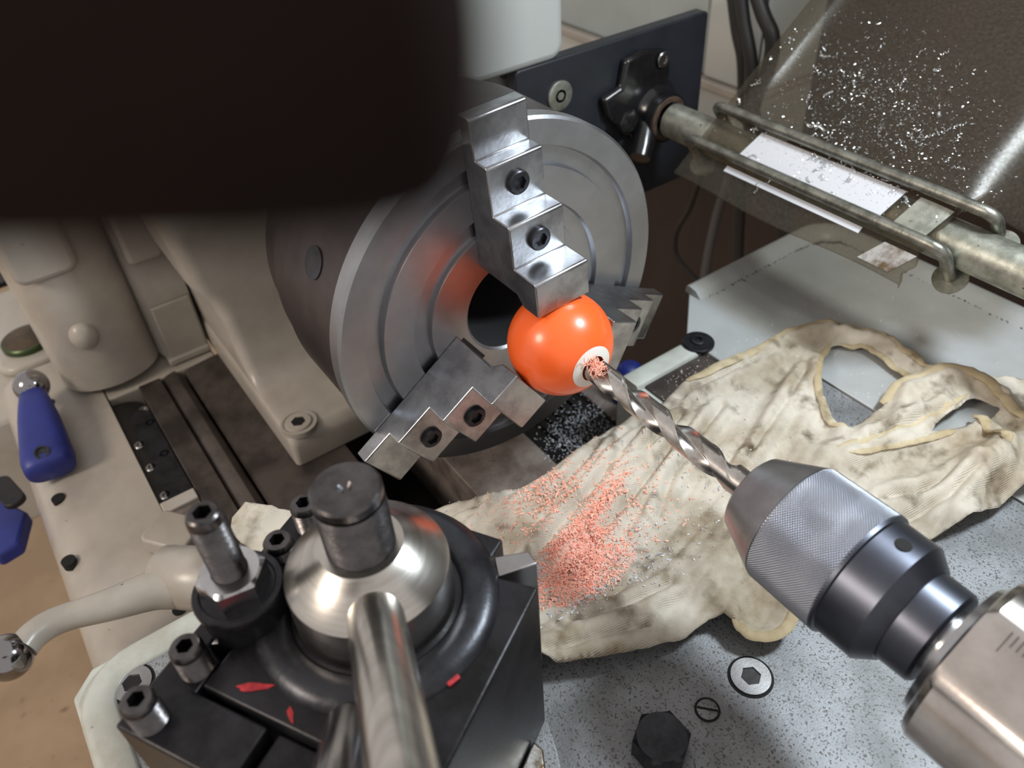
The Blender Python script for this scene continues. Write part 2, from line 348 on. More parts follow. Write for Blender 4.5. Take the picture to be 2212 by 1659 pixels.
# gearbox shelf with oil plug
sh = rrect(-.62, -.345, -.40, -.226, .02)
obj('gearbox_shelf', MB().prism(sh, (0, 0, -.30), X1, Y1, .118), 'pale_paint', hs, bevel=.006, smooth=60)
pc = at(65, 745, z=-.176)
obj('plug_boss', MB().prism(rrect(pc.x - .036, pc.y - .031, pc.x + .036, pc.y + .031, .018), (0, 0, -.183), X1, Y1, .010), 'pale_paint', hs, bevel=.004, smooth=60)
pg = obj('oil_plug', MB().turn((pc.x, pc.y, -.173), Z1, [(0, .0225), (.005, .0225), (.0062, .0212), (.0062, .02)], 40, cap1=False), 'cap_green', hs)
obj('plug_face', MB().turn((pc.x, pc.y, -.1685), Z1, [(0, .0205), (.0016, .0203), (.0018, .0195)], 40), 'brass_cap', pg)
# rear cover of the headstock, pale and lit
rc = [(.072, -.03), (.072, .3), (.146, .3)]
obj('rear_cover', MB().prism(rrect(.075, .060, .162, .32, .012), (-.235, 0, 0), Y1, Z1, .036), 'panel_white', hs, bevel=.006, smooth=60)
obj('rear_flange', MB().prism(rrect(.06, .036, .168, .30, .010), (-.24, 0, 0), Y1, Z1, .022), 'panel_white', hs, bevel=.003, smooth=60)
obj('rear_rib', MB().prism([(.162, .028), (.176, .038), (.180, .32), (.162, .32)], (-.25, 0, 0), Y1, Z1, .03), 'panel_white', hs, bevel=.003)
h1 = None
for px, py in ((1028, 138), (1090, 158)):
    p = at(px, py, x=-.2165)
    if h1 is None: h1 = obj('cover_hole', MB().turn(p, X1, [(-.005, .0042), (0, .0042), (0, .0034)], 18), 'dark_void', hs); q0 = p
    else: inst(h1, hs, p - q0)

# ------------------------------------------------------------------ lathe chuck
ck = thing('lathe_chuck', 'large round steel lathe chuck with three stepped jaws gripping the orange ball', 'lathe chuck', (-.10, 0, -.107))
fp = [(-.11, .0285), (-.047, .0285), (-.0455, .030), (-.0455, .0525), (-.0485, .0535), (-.0485, .0625), (-.0455, .0635), (-.0455, .0815), (-.049, .0828), (-.049, .0912), (-.0455, .0924), (-.0455, .1056), (-.047, .1072), (-.056, .1072)]
obj('face', MB().turn((0, 0, 0), X1, fp, 120, False, False), 'chuck_face', ck, smooth=30)
obj('body', MB().turn((0, 0, 0), X1, [(-.056, .1072), (-.0575, .1055), (-.118, .1055), (-.122, .102), (-.140, .102), (-.142, .098), (-.168, .096), (-.168, .028), (-.11, .0285)], 120, False, False), 'chuck_side', ck, smooth=30)
obj('bore', MB().turn((0, 0, 0), X1, [(-.11, .0283), (-.109, .0005)], 48, False, False), 'dark_void', ck)
JA = [radians(a) for a in (93, -27, -147)]
RJ = .0165
for a in JA:
    er = V(0, cos(a), sin(a)); et = V(0, -sin(a), cos(a))
    # guide slot in the face, then the stepped jaw
    obj('jaw_slot', MB().box(er * .068 + V(-.0458, 0, 0), (.0012, .072, .023), (X1, er, et)), 'black_oxide', ck)
    side = [(.034, -.0455), (.034, -.012), (.0285, -.0065), (.0285, .006), (.048, .006), (.049, .005), (.049, -.012), (.072, -.012), (.073, -.013), (.073, -.026), (.098, -.026), (.099, -.027), (.099, -.036), (.119, -.036), (.120, -.037), (.120, -.0455)]
    mj = MB(); mj.prism(side, er * 0 - et * RJ, er, X1, -2 * RJ) if er.cross(X1).dot(et) < 0 else mj.prism(side, -et * RJ, er, X1, 2 * RJ)
    jw = obj('jaw', mj, 'jaw_steel', ck, bevel=.0012)
    for rr, xx in ((.0605, -.0118), (.086, -.0258)):
        obj('jaw_screw', MB().turn(er * rr + V(xx + .0022, 0, 0), X1, socket_screw(.0062, .0032, .003, .0018), 24), 'black_oxide', jw)
for k in range(3):
    a = JA[k] + pi / 3; er = V(0, cos(a), sin(a))
    obj('pinion_socket', MB().turn(er * .1035 + V(-.085, 0, 0), er, [(0, .009), (.0026, .009), (.0026, .006)], 24), 'black_oxide', ck)

# ------------------------------------------------------------------ orange ball
R = .0286
bl = thing('billiard_ball', 'glossy orange ball with a white spot being drilled, held in the chuck', 'ball', (0, 0, -R))
bp = [(R * -cos(t), max(R * sin(t), 1e-6)) for t in [pi * i / 48 for i in range(49)] if R * sin(t) > .0072 or -cos(t) < 0]
bp += [(sqrt(R * R - .0072 ** 2), .0072), (.012, .0071), (.012, .0003)]
obj('ball_shell', MB().turn((0, 0, 0), X1, bp, 72, False, False), 'orange_resin', bl, smooth=50)
R2 = R + .00012
sp = [(sqrt(R2 ** 2 - r * r), r) for r in (.0122, .0116, .0104, .0090, .0080)] + [(sqrt(R2 ** 2 - .0074 ** 2), .0073), (.020, .0071)]
obj('white_spot', MB().turn((0, 0, 0), X1, sp, 48, False, False), 'white_resin', bl, smooth=50)

# ------------------------------------------------------------------ twist drill
dr = thing('twist_drill', 'bright steel twist drill running from the drill chuck into the ball', 'drill bit', (.08, 0, -.0066))
RD = .0066; n = 72; rings = []
def dsec(x):
    dep = .72 * min(1, max(0, (.1225 - x) / .009)) ** .6; ph = 2 * pi * (x - .043) / .065 + 0.663; rr = []
    for i in range(n):
        t = 2 * pi * i / n; q = (t % pi) / pi
        if q < .46: r = RD * (1 if q < .07 else .972)
        else:
            s = (q - .46) / .54; r = RD * (1 - dep * (sin(pi * s ** .8)) ** .75)
        rr.append(V(x, r * cos(t + ph), r * sin(t + ph)))
    return rr
for k in range(111): rings.append(dsec(.012 + .114 * k / 110))
obj('flutes', MB().loft(rings), 'drill_steel', dr, smooth=40)
obj('shank', MB().turn((0, 0, 0), X1, [(.1245, .00655), (.150, .00655)], 36), 'drill_steel', dr)

# ------------------------------------------------------------------ drill chuck
dc = thing('drill_chuck', 'keyless drill chuck with knurled sleeve, dark rear body and smooth tapered nose', 'drill chuck', (.18, 0, -.0284))
obj('nose', MB().turn((0, 0, 0), X1, [(.138, .0064), (.1345, .0075), (.134, .0165), (.1352, .0182), (.137, .0190), (.1545, .0272), (.1555, .0276), (.1555, .02)], 96, False, False), 'dc_nose', dc, smooth=30)
rings = []; NA, NX = 960, 224
for k in range(NX + 1):
    x = .1556 + (.1884 - .1556) * k / NX; rb = .0279 + .0004 * k / NX; ring = []
    e = min(1, k / 6, (NX - k) / 6)
    for i in range(NA):
        t = 2 * pi * i / NA; a = t * 60; b = (x - .1556) / .00118 * pi
        h = abs(sin(a + b)) * abs(sin(a - b))
        ring.append(V(x, (rb - .00042 + .00062 * h * e) * cos(t), (rb - .00042 + .00062 * h * e) * sin(t)))
    rings.append(ring)
obj('knurled_sleeve', MB().loft(rings, False, False), 'dc_knurl', dc, smooth=60)
obj('rear_body', MB().turn((0, 0, 0), X1, [(.187, .0284), (.1886, .0282), (.1892, .0270), (.2045, .0267), (.2108, .0215), (.2108, .015)], 96, False, False), 'dc_dark', dc, smooth=25)
obj('collar', MB().turn((0, 0, 0), X1, [(.2108, .0203), (.2225, .0200), (.2238, .0188), (.2238, .012)], 72, False, False), 'dc_dark', dc, smooth=25)
obj('arbor', MB().turn((0, 0, 0), X1, [(.222, .0135), (.245, .0135)], 48), 'steel_bright', dc)
kd = (at(1955, 1178, x=.198)); kd = V(0, kd.y, kd.z).normalized()
p = kd * .0268 + V(.1975, 0, 0)
obj('key_hole', MB().turn(p, kd, [(-.001, .0031), (.0003, .0031), (.0003, .002)], 28), 'dark_void', dc)

# ------------------------------------------------------------------ tailstock quill
tq = thing('tailstock_quill', 'thick polished steel tailstock quill with graduation ticks at the lower right', 'tailstock', (.33, 0, -.035))
RQ = .035; FL = .0322; fa = atan2(.83, -.56)        # flat milled along the top
def qring(x, r):
    out = []
    for i in range(96):
        t = 2 * pi * i / 96 + fa; d = ((i / 96 * 2 * pi + pi) % (2 * pi)) - pi
        rr = min(r, FL / cos(d)) if abs(d) < .9 else r
        out.append(V(x, rr * cos(t), rr * sin(t)))
    return out
obj('barrel', MB().loft([[V(.2318, .0195 * cos(2 * pi * i / 96 + fa), .0195 * sin(2 * pi * i / 96 + fa)) for i in range(96)], qring(.2305, .031), qring(.2315, .0335), qring(.234, RQ), qring(.46, RQ)], False), 'quill_steel', tq, smooth=30)
obj('front_ring', MB().turn((0, 0, 0), X1, [(.2306, .0205), (.2275, .0235), (.2275, .0270), (.2309, .0285)], 72, False, False), 'steel_bright', tq, smooth=40)
fu = V(0, cos(fa), sin(fa)); ft = V(0, -sin(fa), cos(fa))
tk = None
for k in range(14):
    lng = .008 if k % 5 == 0 else .0045
    p = fu * (FL + .00005) + V(.2405 + k * .002, 0, 0) - ft * (.0135 - lng / 2)
    obj('graduation', MB().box(p, (.00035, .0002, lng), (X1, fu, ft)), 'tick_dark', tq)

# ------------------------------------------------------------------ carriage: saddle with painted lip
sd = thing('lathe_saddle', 'speckled bare steel saddle plate with a white painted raised edge', 'saddle', (.15, -.07, -.163))
obj('saddle_casting', MB().prism([(-.033, -.287), (.45, -.287), (.45, .1885), (.0315, .1885), (.0315, .150), (-.0445, .150), (-.0445, .084), (-.01, .082), (.014, .060), (.014, -.125), (-.005, -.150), (-.0445, -.154), (-.0445, -.275)], (0, 0, -.1635), X1, Y1, .060), 'white_paint', sd, bevel=.002)
obj('top_plate', MB().prism([(-.018, -.270), (.45, -.270), (.45, .1885), (.032, .1885), (.032, .0925), (.020, .0925), (.020, -.130), (.002, -.154), (-.0265, -.156), (-.0265, -.260)], (0, 0, -.1035), X1, Y1, .0035), 'slide_steel', sd)
obj('rear_slideway', MB().box2((-.0265, .0935, -.1035), (.0315, .1495, -.1015)), 'bed_iron', sd)
lipsec = [(.0092, 0), (.0092, .0042), (.0080, .0056), (-.0040, .0054), (-.0064, .0044), (-.0084, .002), (-.0092, 0)]
fpath = [(.45, -.2775), (.2, -.2775), (.02, -.2775), (-.012, -.2775)] + [(-.012 - .0235 * sin(pi / 2 * i / 8), -.254 - .0235 * cos(pi / 2 * i / 8)) for i in range(1, 9)] + [(-.0355, -.20), (-.0355, -.156)]
for path in (fpath, [(-.0355, .086), (-.0355, .12), (-.0355, .149)]):
    rings = []
    for i, (x, y) in enumerate(path):
        x0, y0 = path[max(i - 1, 0)]; x1, y1 = path[min(i + 1, len(path) - 1)]; d = Vector((x1 - x0, y1 - y0)).normalized(); nrm = Vector((d.y, -d.x))
        rings.append([V(x + nrm.x * a, y + nrm.y * a, -.1036 + b) for a, b in lipsec])
    obj('raised_edge', MB().loft(rings), 'white_paint', sd, smooth=60)
# screws in the plate
p1 = at(1622, 1460, z=-.0990); prof = [(-.002, .0098), (-.0008, .0098), (.0001, .0096), (.0001, .0054), (.0001, .0044, 'h'), (-.0009, .0044, 'h')]
gr = [(-.0015, .0110), (-.0008, .0110), (-.0007, .0108), (-.0007, .0097)]
def plate_screw(p):
    o = obj('cap_screw', MB().turn(p, Z1, prof, 36), 'steel', sd); obj('counterbore', MB().turn(p, Z1, gr, 36, True, False), 'dark_void', o); obj('socket', MB().turn(p, Z1, [(-.0012, .0042, 'h'), (-.0007, .0042, 'h')], 36), 'black_oily', o); return o
c1 = plate_screw(p1); inst(c1, sd, at(285, 1475, z=-.0990) - p1)
p2 = at(1528, 1533, z=-.0997)
ss = obj('slotted_screw', MB().turn(p2, Z1, [(-.002, .0050), (.0004, .0050), (.0006, .0047), (.0006, .001)], 28), 'slide_steel', sd)
obj('slot', MB().box(p2 + V(0, 0, .0005), (.0098, .0011, .0004), (V(.75, .66, 0), V(-.66, .75, 0), Z1)), 'dark_void', ss)
obj('screw_ring', MB().turn(p2, Z1, [(-.001, .0060), (.0003, .0060), (.0003, .0051)], 28, True, False), 'dark_void', ss)
p3 = at(1430, 1590, z=-.0865)
hb = obj('hex_bolt', MB().turn(p3, Z1, [(-.013, .0115, 'h'), (-.0012, .0115, 'h'), (0, .0112), (0, .001)], 48), 'black_oxide', sd, smooth=25)
p4 = at(1246, 1660, z=-.0945)
# toolpost slide: steel plate on the saddle, corner with scuffed metal
TX, TY, TH = .09, -.158, radians(29.5)
def wl(u, v, z): return V(TX + u * cos(TH) - v * sin(TH), TY + u * sin(TH) + v * cos(TH), z)
U = V(cos(TH), sin(TH), 0); Vv = V(-sin(TH), cos(TH), 0)
cs = thing('compound_slide', 'grey steel slide plate under the tool post, scuffed at its corner', 'slide', (TX, TY, -.0995))
pA, pB, pC = at(1165, 1542, z=-.0935), at(1310, 1659, z=-.0935), at(1150, 1560, z=-.0935)
obj('slide_plate', MB().prism([(-.06, -.10), (.062, -.10), (.085, -.075), (.085, -.012), (.064, .018), (.05, .034), (-.05, .034), (-.06, .02)], (TX, TY, -.0999), U, Vv, .0065), 'slide_steel', cs, bevel=.0008)
obj('corner_block', MB().prism([(.0545, -.075), (.072, -.075), (.074, -.012), (.060, .012), (.0545, .014)], (TX, TY, -.0934), U, Vv, .009), 'scuffed_alu', cs, bevel=.0012)
obj('clamp_disc', MB().turn(wl(.0775, -.030, -.0934), Z1, [(0, .0095), (.0008, .0095), (.0008, .0088), (.0003, .0086)], 36), 'slide_steel', cs)

# ------------------------------------------------------------------ tool post
tp = thing('tool_post', 'black tool post with a silver cone nut, clamping lever and dark stud', 'tool post', (TX, TY, -.0934))
blk = [(-.038, -.054), (.054, -.054), (.054, .0285), (.0375, .0265), (.0315, .0345), (.032, .0435), (-.038, .0420), (-.038, -.010), (-.033, -.014), (-.033, -.028), (-.038, -.032)]
obj('block', MB().prism(blk, (TX, TY, -.0932), U, Vv, .1052), 'black_block', tp, bevel=.0012)
obj('wedge', MB().prism([(.0322, .0348), (.0375, .0272), (.0490, .0385), (.0435, .0425)], (TX, TY, -.06), U, Vv, .0715), 'steel', tp, bevel=.0006)
obj('wedge', MB().prism([(-.0470, -.0395), (-.0335, -.0330), (-.0335, -.0270), (-.0470, -.0285)], (TX, TY, -.06), U, Vv, .0705), 'steel', tp, bevel=.0006)
obj('round_collar', MB().turn((TX, TY, 0), Z1, [(.0105, .0465), (.0118, .0463), (.0140, .0448), (.0158, .0415), (.0164, .0375), (.0160, .0335), (.0148, .0322), (.0125, .0318), (.0125, .0300)], 96, False, False), 'black_oxide', tp, smooth=40)
obj('cone_nut', MB().turn((TX, TY, 0), Z1, [(.012, .0300), (.0205, .0300), (.0340, .0296), (.0350, .0290), (.0450, .0170), (.0462, .0150), (.0462, .012)], 96, False, False), 'steel_turned', tp, smooth=25)
st = [(.044, .0118), (.046, .0120)]
z = .046
while z < .0685: st += [(z + .0008, .0115), (z + .0016, .0122)]; z += .0016
st += [(.069, .0114), (.0705, .0114), (.0712, .0121), (.0742, .0121), (.0752, .0112), (.0752, .0026), (.0738, .0012)]
obj('stud', MB().turn((TX, TY, 0), Z1, st, 64), 'stud_dark', tp, smooth=30)
# lever: leaves the cone towards the lower edge of the picture
lv0 = wl(0, 0, .0265) + (at(800, 1300, z=.030) - V(TX, TY, .030)).normalized() * .016
la = at(812, 1335, z=.0345); lb = at(868, 1659, z=.052)
ld = (lb - la).normalized(); la2 = V(TX, TY, la.z - .012)
lp = [la - ld * .016, la - ld * .004, la, lb, lb + ld * .05]
obj('lever', MB().tube(lp, [.0072, .0094, .0098, .0100, .0100], 32), 'steel_turned', tp, smooth=50)
for (px, py, z, w, h, rot) in ((551, 1484, .01215, .0125, .0030, .95), (628, 1545, .01215, .006, .0018, -.25)):
    p = at(px, py, z=z); ax = V(cos(rot), sin(rot), 0); ay = V(-sin(rot), cos(rot), 0)
    pol = [(w * .5 * cos(t) * (1 + .18 * sin(5 * t)), h * .5 * sin(t) * (1 + .25 * cos(3 * t))) for t in [2 * pi * i / 18 for i in range(18)]]
    obj('paint_mark', MB().prism(pol, p, ax, ay, .0002), 'red_paint', tp)
for px, py, rr in ((1010, 1503, .0455),):
    q = at(px, py, z=.0125); d = (q - V(TX, TY, .0125)); d.z = 0; d.normalize(); tt = V(-d.y, d.x, 0)
    obj('paint_mark', MB().box(V(TX, TY, .0128) + d * .0448, (.004, .005, .0012), (d, tt, Z1)), 'red_paint', tp, bevel=.0005)

# ------------------------------------------------------------------ left tool holder with set screws and height stud
th = thing('tool_holder', 'black tool holder plate with four set screws and a tall height-adjusting stud', 'tool holder', wl(-.05, -.022, -.05))
hpoly = [(-.0570, -.0768), (-.008, -.0768), (-.008, -.0560), (-.0395, -.0560), (-.0395, -.0425), (-.0475, -.0400), (-.0475, -.0280), (-.0395, -.0260), (-.0395, .0320), (-.0570, .0320)]
obj('holder_block', MB().prism(hpoly, (TX, TY, -.030), U, Vv, .0402), 'black_block', th, bevel=.0012)
sc = [(-.002, .0058)]; z = -.002
ssp = [(.008, .0056)]; z = .0095
while z < .0215: ssp += [(z, .0051), (z + .0008, .0060)]; z += .0016
ssp += [(.0230, .0058), (.0243, .0050), (.0245, .0044), (.0245, .0031), (.0245, .0027, 'h'), (.0170, .0027, 'h')]
s0 = None
for px, py in ((398, 1395), (293, 1510), (598, 1165), (655, 1085)):
    p = at(px, py, z=.0245); p.z = 0
    if s0 is None: s0 = obj('set_screw', MB().turn(p, Z1, ssp, 36), 'stud_dark', th, smooth=30); q0 = p
    else: inst(s0, th, p - q0)
pa = V(.0653, -.1989, 0)
kr = []
rings = []
for z, r in ((.0102, .0150), (.0185, .0158), (.0235, .0162), (.0270, .0165), (.0282, .0160), (.0284, .0140), (.0276, .0132), (.0276, .007)):
    rings.append([pa + V(cos(2 * pi * i / 120) * (r + (.00022 * (i % 2) if .02 < z < .028 else 0)), sin(2 * pi * i / 120) * (r + (.00022 * (i % 2) if .02 < z < .028 else 0)), z) for i in range(120)])
obj('knurled_ring', MB().loft(rings), 'black_oxide', th, smooth=35)
obj('hex_nut', MB().turn(pa, Z1, [(.0272, .0108, 'h'), (.0372, .0108, 'h'), (.0382, .0104), (.0384, .0085), (.0384, .0066), (.036, .0064)], 72, phase=.35), 'steel_bright', th, smooth=20)
sp = [(.030, .0062)]; z = .036
while z < .066: sp += [(z, .0056), (z + .0008, .0063)]; z += .0016
sp += [(.0672, .0062), (.0690, .0056), (.0697, .0048), (.0697, .0034), (.0697, .0029, 'h'), (.0620, .0029, 'h')]
obj('height_stud', MB().turn(pa, Z1, sp, 48), 'stud_dark', th, smooth=30)

# front tool holder, lower, with a round boring bar
bh = thing('bar_holder', 'dark grey holder block at the bottom edge carrying a round steel bar', 'tool holder', wl(.02, -.08, -.06))
obj('holder_block', MB().prism([(-.006, -.115), (.046, -.115), (.046, -.0546), (-.006, -.0546)], (TX, TY, -.060), U, Vv, .0655), 'black_block', bh, bevel=.001)
ba, bb = at(757, 1538, z=.014), at(725, 1690, z=.030)
bd = (bb - ba).normalized(); RB = .0078
obj('steel_bar', MB().tube([ba, ba + bd * .002, ba + bd * .006, bb, bb + bd * .03], [RB*.4, RB*.7, RB*.9, RB, RB*1.05], 28), 'steel_bright', bh, smooth=50)

# ------------------------------------------------------------------ white chip tray plate behind the saddle
ct = thing('chip_tray', 'white painted rear tray plate with a raised rounded rim behind the rag', 'tray', (.1, .25, -.1015))
trp = [(-.0445, .1505), (.030, .1505), (.030, .190), (.45, .190), (.45, .358), (-.055, .358)] + [(-.055 - .032 * sin(pi / 2 * i / 6), .326 + .032 * cos(pi / 2 * i / 6)) for i in range(1, 7)] + [(-.087, .196)]
obj('plate', MB().prism(trp, (0, 0, -.1035), X1, Y1, .0045), 'tray_white', ct, bevel=.0008)
path = [(-.0795, .192), (-.0795, .25)] + [(-.0555 - .024 * cos(pi / 2 * i / 8), .326 + .024 * sin(pi / 2 * i / 8)) for i in range(0, 9)] + [(.1, .350), (.45, .350)]
rings = []
for i, (x, y) in enumerate(path):
    x0, y0 = path[max(i - 1, 0)]; x1, y1 = path[min(i + 1, len(path) - 1)]; d = Vector((x1 - x0, y1 - y0)).normalized(); nrm = Vector((-d.y, d.x))
    rings.append([V(x + nrm.x * a, y + nrm.y * a, -.0992 + b) for a, b in ((-.0085, 0), (-.0068, .0018), (-.003, .0052), (.004, .0068), (.0068, .0062), (.0078, .004), (.0078, 0))])
obj('rim', MB().loft(rings), 'tray_white', ct, smooth=60)
pw = at(1508, 737, z=-.0965)
ws = obj('washer', MB().turn(pw, Z1, [(-.0025, .0118), (-.0005, .0118), (.0003, .0110), (.0003, .005)], 40), 'black_oxide', ct)
obj('screw', MB().turn(pw + V(0, 0, .0003), Z1, [(-.002, .0055), (.0012, .0052), (.0016, .0045), (.0016, .003), (.0016, .0026, 'h'), (-.001, .0026, 'h')], 30), 'black_oxide', ws)

# ------------------------------------------------------------------ guard: mounting plate, bracket, pipe, rods, clear sheet
mp = thing('mounting_plate', 'dark navy steel plate standing upright behind the lathe chuck', 'plate', (-.208, .2, -.075))
obj('plate', MB().prism(rrect(.118, -.080, .310, .061, .004), (-.212, 0, 0), Y1, Z1, .012), 'plate_navy', mp, bevel=.0015)
wp = at(1210, 207, x=-.199)
o = obj('washer', MB().turn(wp, X1, [(-.001, .0112), (.0006, .0112), (.001, .0105), (.001, .005)], 32), 'galvanised', mp)
obj('plate_screw', MB().turn(wp + V(.001, 0, 0), X1, socket_screw(.0055, .0028, .004, .003), 24), 'steel', o)
PY, PZ, PR = .25, -.004, .0135
br = thing('pipe_flange', 'glossy black cast flange bolted to the navy plate, holding the galvanised pipe', 'bracket', (-.195, .25, -.03))
fl_p = [(.194, .0222), (.1988, .0078), (.2192, -.0144), (.2557, -.0236), (.2631, .0088), (.264, .0346), (.2569, .0453), (.2323, .0494), (.216, .0465), (.2123, .0262)]
obj('flange', MB().prism(fl_p, (-.2, 0, 0), Y1, Z1, .008), 'flange_black', br, bevel=.003, smooth=60)
obj('hub', MB().turn((0, PY, PZ), X1, [(-.196, .027), (-.192, .0225), (-.186, .0200), (-.184, .0195), (-.177, .0195), (-.1765, .0185), (-.1765, .0136)], 40, False, False), 'flange_black', br, smooth=50)
obj('rust_ring', MB().turn((0, PY, PZ), X1, [(-.1768, .0180), (-.1758, .0172), (-.1758, .0136)], 40, False, False), 'rust', br)
bb_ = at(1437, 130, x=-.188)
o = obj('flange_bolt', MB().turn((-.189, bb_.y, bb_.z), X1, socket_screw(.0062, .003, .0, .003)[1:], 24), 'steel', br)
obj('flange_bolt', MB().turn((-.192, .214, .002), X1, [(0, .0085, 'h'), (.008, .0085, 'h'), (.009, .007)], 36), 'flange_black', br)
obj('lock_lug', MB().tube([V(-.188, .236, -.010), V(-.180, .226, -.022), V(-.176, .220, -.028)], [.010, .0095, .0085], 14), 'flange_black', br)
tag(obj('guard_pipe', MB().turn((0, PY, PZ), X1, [(-.172, PR - .001), (-.172, PR), (.42, PR), (.42, PR - .003), (-.15, PR - .003)], 40, False, False), 'galvanised'), 'galvanised round pipe carrying the clear chuck guard', 'pipe')

SD = V(0, .800, .600); SN = V(0, -.600, .800)          # along the sheet, out of the sheet
S0 = V(0, PY, PZ) + SN * (PR + .0006)                  # where the sheet rests on the pipe
def sheet_pt(x, s, off=0.):
    d = 0.
    d = -.0108 * exp(-((x + .106) / .0092) ** 2) * min(1, max(0, (s - .004) / .03))
    if x > .05 and s > 0: d += ((x - .05) / .03) ** 2 * .012 * min(1, s / .03)
    d += max(0, s - .03) ** 2 * .10
    return S0 + X1 * x + SD * s + SN * (off - d)
gs = thing('guard_sheet', 'clear scratched plastic chuck guard sheet flipped back over the pipe', 'guard', S0 + V(0, -.03, -.03))
xs = [-.124 + .236 * i / 48 for i in range(49)]; ss_ = [-.044 + .004 * i for i in range(12)] + [.004 + .016 * i for i in range(1, 22)]
top = []; vs = []; fs = []
for off in (.0, .0026):
    for s in ss_:
        for i, x in enumerate(xs):
            xx, s2 = x, s
            if s < -.005:                              # front edge slightly bowed, torn right corner
                s2 = s + .0015 * sin(x * 40); pass
            lim = .0665 + .002 * sin(s * 400) + min(.046, max(0, s - .020) * 4.5)
            xx = min(x, lim) if x < .0665 else (lim if lim < .112 and x > lim else x)
            p = sheet_pt(xx, s2, off); vs.append(p)
nx, ns = len(xs), len(ss_)
def gi(l, a, b): return l * nx * ns + a * nx + b
for a in range(ns - 1):
    for b in range(nx - 1):
        fs.append([gi(1, a, b), gi(1, a, b + 1), gi(1, a + 1, b + 1), gi(1, a + 1, b)]); fs.append([gi(0, a, b), gi(0, a + 1, b), gi(0, a + 1, b + 1), gi(0, a, b + 1)])
for a in range(ns - 1):
    for b in (0, nx - 1): fs.append([gi(0, a, b), gi(1, a, b), gi(1, a + 1, b), gi(0, a + 1, b)])
for b in range(nx - 1):
    for a in (0, ns - 1): fs.append([gi(0, a, b), gi(0, a, b + 1), gi(1, a, b + 1), gi(1, a, b)])
obj('clear_panel', MB().add(vs, fs), 'clear_sheet', gs, smooth=60)
rod_lbl = ('lower bent metal rod clamping the clear guard to the pipe, nearest the front edge', 'upper bent metal rod clamping the clear guard to the pipe')
for k, (sv, x0, x1) in enumerate(((-.0155, -.128, .074), (.0155, -.126, .085))):
    rr = .0039; c = S0 + SD * sv + SN * (.0026 + rr)
    def rp(x, dn): return V(x, 0, 0) + V(0, c.y, c.z) - SN * dn
    path = [rp(x0 - .004, .044), rp(x0 - .004, .02), rp(x0 - .0035, .008)] + [rp(x0 + .006 - .0095 * cos(t), .006 - .0062 * sin(t)) for t in (.3, .7, 1.1, 1.5)] + [rp(x0 + .012, 0), rp(0, 0), rp(x1 - .012, 0)] + [rp(x1 - .006 + .0098 * sin(t), .0062 - .0062 * cos(t)) for t in (.3, .7, 1.1, 1.5)] + [rp(x1 + .004, .010), rp(x1 + .004, .024), rp(x1 + .004, .046)]
    rt = thing('guard_rod', rod_lbl[k], 'rod', rp(0, 0), 'clamping rods on the guard')
    obj('rod', MB().tube(path, rr, 14), 'rod_zinc', rt, smooth=60)
    for xe in (x0 - .004, x1 + .004):
        e = rp(xe, .0345)
        obj('washer', MB().turn(e, -SN, [(0, .0105), (.0018, .0105), (.0018, .004)], 30), 'galvanised', rt)
        obj('nut', MB().turn(e - SN * .0019, -SN, [(0, .0064, 'h'), (.006, .0064, 'h'), (.0068, .0055), (.0068, .003)], 36), 'galvanised', rt)
# white label stuck on the sheet between the rods, with a strip below
def patch(x0, x1, s0, s1, skew, off, nn=12):
    rings = []
    for o_ in (off, off + .0003):
        pass
    m = MB(); lo = []; hi = []
    for j in range(2):
        for i in range(nn + 1):
            x = x0 + (x1 - x0) * i / nn + skew * j; s = s0 if j == 0 else s1
            lo.append(sheet_pt(x, s, off)); hi.append(sheet_pt(x, s, off + .0003))
    n_ = nn + 1; m.add(lo + hi, [[i, i + 1, n_ + i + 1, n_ + i] for i in range(nn)] + [[2 * n_ + i, 2 * n_ + n_ + i, 2 * n_ + n_ + i + 1, 2 * n_ + i + 1] for i in range(nn)])
    return m
lb_ = tag(obj('paper_label', patch(-.086, .030, -.0105, .0105, .004, .0027), 'label_paper'), 'blank white paper label on the clear guard between the two rods', 'label')
tag(obj('tape_strip', patch(-.088, .026, -.0260, -.0215, .0, .0027), 'label_paper'), 'narrow pale tape strip on the clear guard below the lower rod', 'tape')
# foil pieces at the torn right end of the guard
tag(obj('foil_scrap', patch(.036, .058, -.040, -.024, .008, .0029), 'scuffed_alu'), 'crinkled shiny tape at the torn front right corner of the guard', 'tape')
tag(obj('foil_patch', patch(.040, .062, -.010, .0105, .004, .0029), 'galvanised'), 'wrinkled shiny tape between the rod ends at the right of the guard', 'tape')

# ------------------------------------------------------------------ cables hanging behind the guard
def cable(lbl, pts, r, m, grp='cables on the back wall'):
    tag(obj('cable', MB().tube(smoothpath(pts, 8), r, 10), m, smooth=60), lbl, 'cable', grp)
def cy(px, py, y): return at(px, py, y=y)
cable('black cable leftmost of the bundle in front of the white cabinet', [cy(1578, -60, .47), cy(1592, 60, .47), cy(1605, 130, .47), cy(1606, 230, .47), cy(1600, 380, .47), cy(1592, 600, .47), cy(1590, 760, .47)], .0068, 'cable_black')
cable('ribbed black cable in the middle of the bundle by the cabinet', [cy(1596, -60, .462), cy(1606, 40, .462), cy(1622, 130, .462), cy(1624, 230, .462), cy(1660, 330, .462), cy(1690, 420, .462), cy(1692, 520, .462), cy(1690, 640, .462)], .0068, 'cable_black')
cable('black cable curving out to the right of the cable bundle', [cy(1620, -60, .468), cy(1648, 30, .468), cy(1668, 80, .468), cy(1662, 140, .468), cy(1630, 220, .468), cy(1615, 300, .468)], .0078, 'cable_black')
